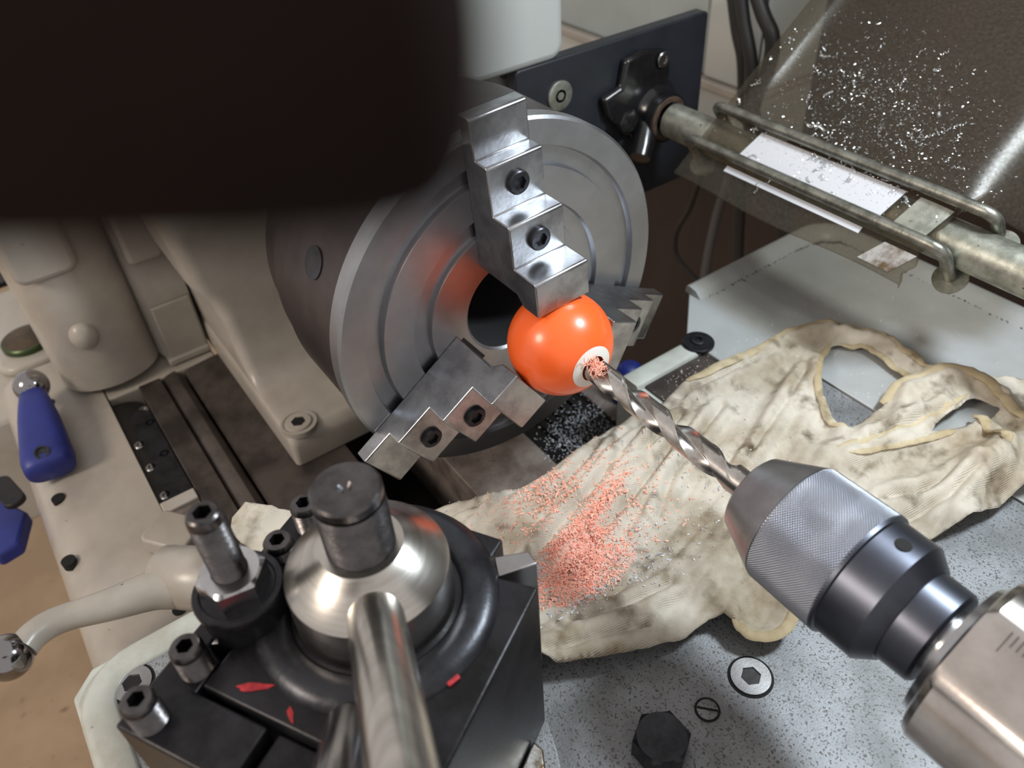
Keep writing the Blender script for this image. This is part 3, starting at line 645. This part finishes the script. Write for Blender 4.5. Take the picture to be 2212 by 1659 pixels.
cable('thin black wire looping down in front of the brown wall', [cy(1545, 330, .48), cy(1515, 380, .48), cy(1490, 450, .48), cy(1462, 500, .48), cy(1460, 550, .48), cy(1490, 590, .48), cy(1540, 640, .48)], .0034, 'cable_black')
cable('grey cable hanging in front of the brown wall', [cy(1590, 330, .486), cy(1570, 400, .486), cy(1548, 470, .486), cy(1528, 560, .486), cy(1515, 640, .486)], .0058, 'cable_grey')

# ------------------------------------------------------------------ levers at the front of the headstock
def lever_ball(name, lbl, cat): pass
pb_, pp_ = at(68, 834, z=-.140), at(108, 1008, z=-.1515)
gl = thing('gear_lever', 'tapered blue lever with a polished steel ball on its end', 'lever', (pp_.x, pp_.y, ZB))
obj('ball_knob', MB().sphere(pb_, .0135, 32, 20), 'chrome_ball', gl, smooth=80)
d = (pp_ - pb_); L_ = d.length; d.normalize()
rings = []
sx = d.cross(Z1).normalized(); sz = sx.cross(d)
for t, w, h in ((.07, .0065, .0065), (.12, .0075, .0075), (.14, .0100, .0085), (.30, .0125, .010), (.45, .0145, .011), (.7, .0165, .012), (.92, .0180, .0125), (1.02, .0168, .0115), (1.05, .014, .009)):
    rings.append([pb_ + d * (L_ * t) + sx * (w * (abs(cos(a)) ** .6) * (1 if cos(a) > 0 else -1)) + sz * (h * (abs(sin(a)) ** .7) * (1 if sin(a) > 0 else -1)) for a in [2 * pi * i / 28 for i in range(28)]])
obj('grip', MB().loft(rings), 'blue_plastic', gl, smooth=60)
pe = pb_ + d * (L_ * .95) + sz * .0112
obj('pivot_screw', MB().turn(pe, (sz + d * .5), [(-.004, .0052), (.0026, .0052), (.0026, .0038), (.0014, .0034)], 20), 'black_oxide', gl)

pq = at(5, 1150, z=-.22)
tag(obj('selector_lever', MB().prism([(-.05, .006), (-.02, .022), (.010, .020), (.030, -.006), (.024, -.022), (-.05, -.02)], (pq.x, pq.y, pq.z - .006), V(.75, .45, 0).normalized(), V(-.45, .75, 0).normalized(), .014), 'blue_plastic', bevel=.003), 'flat blue lever cut off by the left edge, below the other blue lever', 'lever')
gp = at(20, 1068, z=-.19)
tag(obj('index_plate', MB().prism(rrect(-.020, -.008, .020, .008, .0075), gp, V(.86, .2, 0).normalized(), V(-.2, .86, 0).normalized(), .005), 'black_oily', bevel=.001), 'small dark oval slot plate at the left edge beside the blue levers', 'plate')
bp_ = at(-14, 520, y=-.26)
tag(obj('blue_knob', MB().turn(bp_, V(.5, -.8, .2), [(0, .019), (.02, .021), (.024, .019)], 30), 'blue_plastic'), 'dark blue knob at the left edge under the dark fingertip', 'knob')
gq = at(2, 605, z=-.182)
tag(obj('sight_glass', MB().prism(rrect(-.018, -.016, .018, .016, .004), (gq.x, gq.y, -.182), X1, Y1, .006), 'black_oily', bevel=.001), 'dark square sight glass at the left edge of the gearbox', 'sight glass')
# dark twin wire hanging by the column
tw = [at(30, 440, x=-.392), at(45, 500, x=-.392), at(58, 560, x=-.392), at(66, 600, x=-.392), at(80, 650, x=-.392)]
t1 = thing('hanging_cord', 'dark cord ending in a small metal eye beside the beige column', 'cord', tw[-1])
obj('cord', MB().tube(smoothpath(tw, 6), [.011 - .0085 * (i / 24) for i in range(25)], 12), 'cable_black', t1, smooth=60)
obj('eye', MB().tube([tw[-1] + V(0, .005 * cos(a), .005 * sin(a)) for a in [2 * pi * i / 16 for i in range(17)]], .0012, 8), 'steel', t1)

# carriage handle, beige arm with dark steel ball
hd = thing('carriage_handle', 'beige crank arm with a dark polished steel ball at the lower left', 'handle', at(400, 1260, z=-.165))
hpth = [at(430, 1235, z=-.125), at(390, 1262, z=-.125), at(330, 1275, z=-.122), at(240, 1305, z=-.118), at(130, 1338, z=-.114), at(75, 1370, z=-.112), at(50, 1400, z=-.112)]
sp_ = smoothpath(hpth, 6)
obj('arm', MB().tube(sp_, [.0165 - .0085 * min(1, i / 22) for i in range(len(sp_))], 20), 'beige_paint', hd, smooth=60)
obj('ball_knob', MB().sphere(at(18, 1420, z=-.112), .0125, 32, 20), 'chrome_ball', hd, smooth=80)
bp2 = at(412, 1248, z=-.125)
obj('boss', MB().turn(bp2, V(.6, .55, .1), [(-.022, .014), (-.018, .0185), (.016, .0195), (.022, .017), (.04, .016)], 32), 'beige_paint', hd, smooth=50)

# blue bottle standing behind the chuck, beside the bed
bq = at(1352, 800, z=-.135)
tag(obj('plastic_bottle', MB().turn((bq.x, bq.y + .004, -.30), Z1, [(0, .012), (.004, .0135), (.145, .0135), (.158, .0125), (.166, .009), (.169, .004)], 28), 'blue_plastic', smooth=50), 'dark blue rounded plastic bottle behind the ball, beyond the drill', 'bottle')

# ------------------------------------------------------------------ the rag on the saddle
ZC = -.0955
def pw(l, z=ZC): return [at(a, b, z=z) for a, b in l]
outer = [(500, 1114), (530, 1084), (600, 1094), (680, 1086), (760, 1071), (870, 1064), (980, 1065), (1080, 1062), (1130, 1050), (1180, 1028), (1240, 980), (1300, 932), (1360, 895), (1410, 868), (1500, 836), (1570, 800), (1640, 762), (1700, 727), (1750, 711), (1800, 706), (1860, 714), (1910, 740), (1960, 780), (2005, 812), (2060, 808), (2130, 813), (2212, 822), (2290, 840), (2330, 960), (2290, 1040), (2212, 1064), (2150, 1106), (2085, 1140), (2010, 1166), (1930, 1190), (1850, 1240), (1780, 1290), (1716, 1330), (1712, 1352), (1692, 1378), (1652, 1392), (1612, 1386), (1582, 1362), (1560, 1347), (1528, 1354), (1480, 1388), (1400, 1412), (1300, 1437), (1200, 1453)]
OUT = [(p.x, p.y) for p in pw(outer[:5], -.075)] + [(p.x, p.y) for p in pw(outer[5:])]
OUT += [(wl(u, .052, 0).x, wl(u, .052, 0).y) for u in (.03, .0, -.03, -.06)] + [(-.03, -.176), (-.06, -.186)]
z5 = lambda l: [(1400 + a / 2.724, 700 + b / 2.724) for a, b in l]
H1 = z5([(1000, 250), (1030, 165), (1110, 128), (1240, 135), (1330, 180), (1470, 290), (1570, 350), (1480, 400), (1400, 470), (1360, 530), (1200, 640), (1150, 665), (1080, 600), (1040, 500), (1005, 420), (990, 330)])
H2 = z5([(1640, 645), (1760, 565), (1880, 475), (1960, 480), (2040, 525), (2060, 550), (1940, 600), (1720, 668)])
HO = [[(p.x, p.y) for p in pw(h)] for h in (H1, H2)]
def inside(p, poly):
    c = False; j = len(poly) - 1
    for i in range(len(poly)):
        xi, yi = poly[i]; xj, yj = poly[j]
        if (yi > p[1]) != (yj > p[1]) and p[0] < (xj - xi) * (p[1] - yi) / (yj - yi) + xi: c = not c
        j = i
    return c
def seg_d(p, a, b):
    dx, dy = b[0] - a[0], b[1] - a[1]; l = dx * dx + dy * dy; t = 0 if l == 0 else max(0, min(1, ((p[0] - a[0]) * dx + (p[1] - a[1]) * dy) / l))
    return hypot(p[0] - a[0] - t * dx, p[1] - a[1] - t * dy)
FOLDS = [  # (pixels along the fold, height m, width m)
    ([(1480, 845), (1570, 806), (1700, 735), (1800, 716), (1900, 745), (2000, 812)], .007, .006),
    ([(1500, 870), (1600, 820), (1720, 760)], .004, .005),
    ([(1760, 775), (1763, 830), (1778, 890), (1812, 945)], .0045, .005),
    ([(1715, 830), (1680, 890), (1640, 960), (1600, 1010)], .0045, .0045),
    ([(1735, 850), (1745, 900), (1720, 960)], .004, .005),
    ([(1790, 1000), (1880, 950), (1960, 905), (2060, 860)], .009, .012),
    ([(1830, 1005), (1960, 965), (2100, 940)], .005, .005),
    ([(1950, 860), (2020, 830), (2100, 835), (2160, 870), (2200, 930)], .010, .008),
    ([(2120, 925), (2140, 950), (2150, 985)], .008, .006),
    ([(2070, 1130), (2090, 1060), (2130, 1005), (2212, 985)], .013, .012),
    ([(2150, 1040), (2200, 1060), (2260, 1040)], .016, .014),
    ([(1880, 1060), (2000, 1050), (2100, 1010)], .004, .006),
    ([(1900, 1110), (2020, 1085), (2080, 1040)], .004, .006),
    ([(1250, 985), (1200, 1040), (1120, 1090), (1020, 1130)], .004, .007),
    ([(1340, 930), (1290, 1020), (1220, 1110), (1150, 1190)], .0045, .006),
    ([(1420, 890), (1390, 960), (1330, 1060), (1260, 1150), (1200, 1210)], .005, .006),
    ([(1520, 900), (1480, 980), (1420, 1070), (1380, 1150)], .004, .006),
    ([(1080, 1075), (1000, 1095), (900, 1090)], .004, .008),
    ([(1170, 1400), (1300, 1370), (1420, 1310), (1520, 1240), (1580, 1180)], .008, .016),
    ([(1180, 1440), (1350, 1412), (1480, 1375), (1560, 1330)], .005, .008),
    ([(1578, 1352), (1610, 1380), (1652, 1388), (1690, 1372), (1708, 1340)], .006, .005),
    ([(1560, 1300), (1640, 1250), (1700, 1300)], .006, .012),
    ([(560, 1100), (660, 1100), (720, 1120)], .004, .010),
]
FW = []
for l, h, w in FOLDS:
    q = [(p.x, p.y) for p in pw(l)]; xs_ = [a for a, _ in q]; ys_ = [b for _, b in q]
    FW.append((q, h, w, min(xs_) - 3 * w, max(xs_) + 3 * w, min(ys_) - 3 * w, max(ys_) + 3 * w))
CREASE = []
for l in ([(1448, 968), (1410, 1025), (1360, 1085), (1300, 1150)], [(1740, 805), (1690, 880), (1640, 960), (1612, 1000)], [(1470, 905), (1440, 935), (1405, 965), (1330, 1010)], [(1600, 800), (1530, 835), (1470, 862)], [(1380, 950), (1320, 1010), (1250, 1100), (1170, 1190)], [(1290, 960), (1230, 1040), (1150, 1110)], [(1240, 1360), (1350, 1330), (1450, 1280)], [(1180, 1430), (1300, 1400), (1400, 1370)], [(1900, 1085), (1990, 1070), (2060, 1035)], [(1950, 1130), (2040, 1095), (2090, 1050)], [(1880, 965), (1960, 930), (2030, 900)], [(1560, 880), (1500, 960), (1450, 1040), (1420, 1120)], [(1050, 1085), (960, 1110), (900, 1130)]):
    q = [(p.x, p.y) for p in pw(l)]; xs_ = [a for a, _ in q]; ys_ = [b for _, b in q]
    CREASE.append((q, min(xs_) - .008, max(xs_) + .008, min(ys_) - .008, max(ys_) + .008))
def cloth_z(x, y):
    base = -.0975
    if y > -.13 and x < .016: base = -.0975 - min(.04, (.016 - x) ** 2 * 9)
    k = min(1, max(0, (-.125 - y) / .03))
    if y < -.10 and x < .02: base = base * (1 - k) + k * (-.0968 if x > -.02 else -.0968 + min(.018, (-.02 - x) * .45))
    if y > .082 and x < -.02: base = -.094
    z = base + .0006
    for q, h, w, a, b, c, d in FW:
        if a < x < b and c < y < d:
            dd = min(seg_d((x, y), q[i], q[i + 1]) for i in range(len(q) - 1)); z += h * exp(-(dd / w) ** 2)
    for q, a, b, c, d in CREASE:
        if a < x < b and c < y < d:
            dd = min(seg_d((x, y), q[i], q[i + 1]) for i in range(len(q) - 1)); z += .0034 * exp(-((dd - .0052) / .0030) ** 2) - .0016 * exp(-(dd / .0020) ** 2)
    v = Vector((x * 60, y * 60, 1.3)); z += .0014 * (noise.noise(v) + .5) + .0002 * noise.noise(v * 3.1)
    # fine drawn creases running with the folds
    v2 = Vector((x * 105 + y * 30, y * 12 - x * 5, .7)); z += .0016 * (1 - abs(noise.noise(v2)) * 2.4) + .0006 * (1 - abs(noise.noise(v2 * 2.3)) * 2.4)
    return max(z, base + .0002)
def resample(poly, step):
    out = []
    for i in range(len(poly)):
        a, b = poly[i], poly[(i + 1) % len(poly)]; n_ = max(1, int(hypot(b[0] - a[0], b[1] - a[1]) / step))
        for k in range(n_): out.append((a[0] + (b[0] - a[0]) * k / n_, a[1] + (b[1] - a[1]) * k / n_))
    return out
def rounded(poly, it=2):
    for _ in range(it):
        o = []
        for i in range(len(poly)):
            a, b = poly[i], poly[(i + 1) % len(poly)]; o += [(a[0] * .75 + b[0] * .25, a[1] * .75 + b[1] * .25), (a[0] * .25 + b[0] * .75, a[1] * .25 + b[1] * .75)]
        poly = o
    return poly
loops = [resample(OUT, .003)] + [resample(rounded(h, 1), .003) for h in HO]
pts = []; edges = []
for lp_ in loops:
    n0 = len(pts); pts += lp_; edges += [(n0 + i, n0 + (i + 1) % len(lp_)) for i in range(len(lp_))]
gx0, gx1 = min(p[0] for p in loops[0]), max(p[0] for p in loops[0]); gy0, gy1 = min(p[1] for p in loops[0]), max(p[1] for p in loops[0])
ST = .0018; yy = gy0; row = 0
def bd_near(p): return any(abs(p[0] - q[0]) < .0012 and abs(p[1] - q[1]) < .0012 for q in nearby(p))
cells = {}
for q in pts: cells.setdefault((int(q[0] / .004), int(q[1] / .004)), []).append(q)
def nearby(p):
    cx, cyy = int(p[0] / .004), int(p[1] / .004)
    for a in (-1, 0, 1):
        for b in (-1, 0, 1): yield from cells.get((cx + a, cyy + b), ())
grid = []
while yy < gy1:
    xx = gx0 + (ST / 2 if row % 2 else 0)
    while xx < gx1:
        p = (xx, yy)
        if inside(p, loops[0]) and not any(inside(p, h) for h in loops[1:]) and not bd_near(p): grid.append(p)
        xx += ST
    yy += ST * .87; row += 1
res = delaunay_2d_cdt([Vector(p) for p in pts + grid], edges, [], 0, 1e-7)
rv, rf = res[0], res[2]
mbc = MB(); tri = []
for f in rf:
    c = (sum(rv[i][0] for i in f) / 3, sum(rv[i][1] for i in f) / 3)
    if inside(c, loops[0]) and not any(inside(c, h) for h in loops[1:]): tri.append(list(f))
mbc.add([V(p[0], p[1], cloth_z(p[0], p[1])) for p in rv], tri)
rag = thing('rag', 'stained off-white ribbed cotton undershirt used as a rag over the saddle', 'rag', (.08, .05, -.098))
co = obj('cloth', mbc, 'cloth', rag, smooth=80)
sm = co.modifiers.new('thick', 'SOLIDIFY'); sm.thickness = .0009; sm.offset = 1
def seam(pxs, r, flat=.42, lift=.0006):
    P = smoothpath(pw(pxs), 7); n_ = len(P); r = [r * min(1, .35 + i / 6, .35 + (n_ - 1 - i) / 6) for i in range(n_)]; P = [V(p.x, p.y, cloth_z(p.x, p.y) + lift) for p in P]
    return obj('seam', MB().tube(P, r, 10, flat, up=Z1), 'cloth_seam', rag, smooth=70)
seam([(1480, 845), (1570, 803), (1640, 765), (1700, 731), (1755, 714), (1800, 710), (1860, 717), (1910, 744), (1960, 784), (2000, 815)], .0034)
seam([(1795, 745), (1770, 780), (1762, 820), (1766, 860), (1780, 905), (1797, 930), (1822, 946)], .0026)
seam([(1810, 746), (1860, 750), (1900, 772), (1945, 806), (1978, 826)], .0028)
seam([(1825, 1005), (1890, 990), (1960, 972), (2020, 955), (2060, 945)], .0026)
seam([(1800, 990), (1900, 965), (1960, 935), (2020, 905), (2080, 872)], .0028)
seam([(1900, 880), (1950, 845), (2010, 828), (2070, 832), (2120, 850), (2160, 885), (2200, 925), (2240, 940)], .0042)
seam([(2100, 905), (2115, 925), (2130, 955), (2146, 985), (2150, 1010)], .0034)
seam([(1578, 1358), (1612, 1384), (1652, 1390), (1690, 1376), (1710, 1345), (1714, 1325)], .0030)

# orange shavings and grey flecks
def flakes(name, clusters, m, lbl, cat, zf, smin, smax, thin=.25):
    mb = MB(); vs = []; fs = []
    for (cx, cyy, sx_, sy_, rot, n_) in clusters:
        for _ in range(n_):
            a, b = random.gauss(0, 1), random.gauss(0, 1)
            if hypot(a, b) > 2.2: continue
            px, py = cx + a * sx_ * cos(rot) - b * sy_ * sin(rot), cyy + a * sx_ * sin(rot) + b * sy_ * cos(rot)
            p = zf(px, py, max(0, 1 - hypot(a, b)))
            if p is None: continue
            s = random.uniform(smin, smax); l = s * random.uniform(.8, 2.2); u = Vector((random.gauss(0, 1), random.gauss(0, 1), random.gauss(0, .5))).normalized(); w = u.cross(Vector((random.gauss(0, 1), random.gauss(0, 1), random.gauss(0, 1)))).normalized(); t = u.cross(w)
            n0 = len(vs); vs += [p + u * (l * x) + w * (s * .6 * y) + t * (s * thin * z) for z in (-.5, .5) for x, y in ((-.5, -.5), (.5, -.4), (.4, .5), (-.45, .4))]
            fs += [[n0 + i for i in f] for f in ([3, 2, 1, 0], [4, 5, 6, 7], [0, 1, 5, 4], [1, 2, 6, 5], [2, 3, 7, 6], [3, 0, 4, 7])]
    mb.add(vs, fs); return tag(obj(name, mb, m, smooth=0), lbl, cat, kind='stuff')
def on_cloth(px, py, k):
    p = at(px, py, z=-.096); q = (p.x, p.y)
    if not inside(q, loops[0]) or any(inside(q, h) for h in loops[1:]): return None
    return V(p.x, p.y, cloth_z(p.x, p.y) + .0012 + random.random() * .004 * k)
flakes('orange_shavings', [(1250, 1235, 62, 36, -.55, 3000), (1215, 1190, 60, 12, -.75, 600), (1295, 1120, 14, 60, .45, 800), (1270, 1180, 80, 50, -.5, 600), (1180, 1090, 80, 40, -.4, 500), (1330, 1080, 90, 70, -.5, 450), (1200, 1060, 60, 20, -.5, 250)], 'chip_orange', 'heap of salmon orange plastic shavings lying on the rag', 'shavings', on_cloth, .0006, .0016)
flakes('pale_flecks', [(1160, 1240, 16, 16, 0, 160), (1300, 1290, 90, 16, -.5, 160), (1380, 1180, 90, 60, -.4, 220), (1240, 1330, 60, 20, -.3, 40), (1450, 1000, 140, 100, 0, 200), (1000, 1090, 60, 15, 0, 30)], 'chip_grey', 'pale grey plastic flecks scattered around the orange shavings', 'flecks', on_cloth, .0005, .0014)
def on_bed(px, py, k):
    p = at(px, py, z=ZB + .0005)
    return V(p.x, p.y, ZB + .0005) if -.16 < p.x < -.047 and .03 < p.y < .125 else None
flakes('bed_chips', [(1245, 935, 45, 35, -.6, 700), (1300, 900, 40, 30, -.6, 200)], 'chip_grey', 'fine pale chips covering the dark rear bed way under the ball', 'chips', on_bed, .0005, .0012)
def on_saddle(px, py, k):
    p = at(px, py, z=-.0985); q = (p.x, p.y)
    if inside(q, loops[0]) and not any(inside(q, h) for h in loops[1:]): return None
    if p.x < -.024: return None
    z = -.0988 if (p.y > .1507 and (p.x < .03 or p.y > .19)) else (-.1013 if p.y > .0935 else None)
    return V(p.x, p.y, z) if z and p.y < .33 else None
flakes('tray_dust', [(1480, 810, 60, 30, -.5, 220), (1640, 700, 130, 60, .4, 170), (1850, 830, 60, 50, 0, 60), (1950, 700, 150, 60, .4, 60)], 'dust_pink', 'sparse pinkish dust specks on the white tray and dark slideway', 'dust', on_saddle, .0003, .0007)
RIM = smoothpath([V(-.0705, .20, -.0988), V(-.0705, .26, -.0988), V(-.0690, .318, -.0988), V(-.060, .334, -.0988), V(-.045, .3405, -.0988), V(.05, .3405, -.0988), V(.12, .3405, -.0988)], 20)
def on_rim(px, py, k):
    i = int(max(0, min(len(RIM) - 1, random.gauss(70, 18) if random.random() < .6 else random.uniform(0, len(RIM) - 1)))); p = RIM[i]
    return p + V(random.gauss(0, .0008), random.gauss(0, .0008), 0)
flakes('rim_grime', [(1800, 530, 10, 10, 0, 420)], 'black_oily', 'dark oily grime lying along the inner rim of the white tray', 'grime', on_rim, .0005, .0013)
# clump of shavings packed in the drill flute where it enters the ball
mb = MB()
for k in range(170):
    c = V(.0315 + random.gauss(0, .0035), -.0018 + random.gauss(0, .0022), .0052 + random.gauss(0, .0016)); 
    a = Vector((random.gauss(0, 1), random.gauss(0, 1), random.gauss(0, 1))).normalized(); b = a.cross(Vector((random.random(), random.random(), 1))).normalized(); l = random.uniform(.001, .003)
    mb.tube([c - a * l, c + b * .0006, c + a * l], .00022, 4)
tag(obj('flute_shavings', mb, 'chip_orange', smooth=0), 'clump of stringy orange shavings packed where the drill enters the ball', 'shavings', kind='stuff')

# swarf on the guard: bright specks and curls lying on the sheet
def on_sheet(px, py):
    d = ray(px, py); p0 = S0 + SN * .0026; t = (p0 - CAM).dot(SN) / d.dot(SN); p = CAM + d * t
    x = p.x; s = (p - S0).dot(SD); return x, s
def sheet_f(px, py, k):
    x, s = on_sheet(px, py)
    if not (-.118 < x < .078 and -.04 < s < .3): return None
    return sheet_pt(x, s, .0030)
flakes('guard_specks', [(1900, 230, 130, 90, .3, 1500), (1950, 300, 140, 60, .4, 500), (1800, 370, 130, 30, .45, 320), (1780, 160, 140, 100, 0, 420)], 'swarf', 'bright metal specks scattered over the clear guard sheet', 'specks', sheet_f, .0004, .0010)
mb = MB()
for k in range(84):
    if k < 30: px, py = 1780 + random.gauss(0, 90), 330 + random.gauss(0, 30) + (0)
    else: px, py = random.uniform(1620, 2080), random.uniform(90, 440)
    if k < 30: py = 250 + (px - 1600) * .42 + random.gauss(0, 28)
    x, s = on_sheet(px, py)
    if not (-.115 < x < .075 and -.036 < s < .25): continue
    L_ = random.uniform(.003, .010); r_ = random.uniform(.0005, .0011); a0 = random.uniform(0, 2 * pi); turns = random.randint(1, 6); path = []
    bend = random.uniform(-1.2, 1.2)
    for i in range(turns * 8 + 1):
        t = i / (turns * 8); ang = 2 * pi * turns * t; dx = L_ * (t - .5)
        aa = a0 + bend * t
        path.append(sheet_pt(x + dx * cos(aa) - r_ * cos(ang) * sin(aa), s + dx * sin(aa) + r_ * cos(ang) * cos(aa), .0027 + r_ + r_ * sin(ang)))
    mb.tube(path, .00026, 5)
tag(obj('swarf_curls', mb, 'swarf', smooth=60), 'small curly bright metal shavings on the clear guard', 'swarf', kind='stuff')

# ------------------------------------------------------------------ person: fingertip close to the lens, upper left
def cp(x, y, z): return CAM + CR * x - CD * y + CF * z          # x right, y up, z forward of the lens
pf = thing('person', 'dark out-of-focus fingertip close to the lens in the upper left corner', 'person', cp(-.09, .03, .03))
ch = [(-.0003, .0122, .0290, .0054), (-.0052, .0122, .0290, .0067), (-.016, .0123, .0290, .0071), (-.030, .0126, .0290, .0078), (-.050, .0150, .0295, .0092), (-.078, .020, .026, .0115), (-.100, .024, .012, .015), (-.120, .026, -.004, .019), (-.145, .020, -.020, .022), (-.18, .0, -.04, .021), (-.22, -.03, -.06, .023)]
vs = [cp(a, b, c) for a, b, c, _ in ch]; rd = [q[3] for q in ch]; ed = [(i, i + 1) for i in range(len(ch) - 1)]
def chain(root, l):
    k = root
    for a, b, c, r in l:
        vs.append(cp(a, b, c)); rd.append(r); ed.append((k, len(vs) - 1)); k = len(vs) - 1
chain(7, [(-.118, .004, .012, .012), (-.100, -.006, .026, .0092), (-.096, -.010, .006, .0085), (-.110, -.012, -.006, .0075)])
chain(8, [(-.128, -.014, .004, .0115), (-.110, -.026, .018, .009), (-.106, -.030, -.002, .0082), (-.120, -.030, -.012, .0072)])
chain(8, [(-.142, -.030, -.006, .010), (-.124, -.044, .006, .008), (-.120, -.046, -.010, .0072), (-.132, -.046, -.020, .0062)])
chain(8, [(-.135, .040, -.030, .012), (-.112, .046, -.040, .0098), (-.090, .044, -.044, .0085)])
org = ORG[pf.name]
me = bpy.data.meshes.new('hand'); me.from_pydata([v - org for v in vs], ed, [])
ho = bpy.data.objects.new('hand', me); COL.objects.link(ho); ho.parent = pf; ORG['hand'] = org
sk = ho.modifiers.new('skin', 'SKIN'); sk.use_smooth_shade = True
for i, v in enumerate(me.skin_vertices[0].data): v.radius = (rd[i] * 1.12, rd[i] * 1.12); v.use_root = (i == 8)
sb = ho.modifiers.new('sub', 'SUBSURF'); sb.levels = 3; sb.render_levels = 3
me.materials.append(M['shaded_finger_skin'])
obj('fingernail', MB().prism(rrect(-.0045, -.0036, .0045, .0036, .0025), cp(-.0050, .0177, .0290), CR, CF, .0006), 'shaded_finger_nail', pf, bevel=.0002)
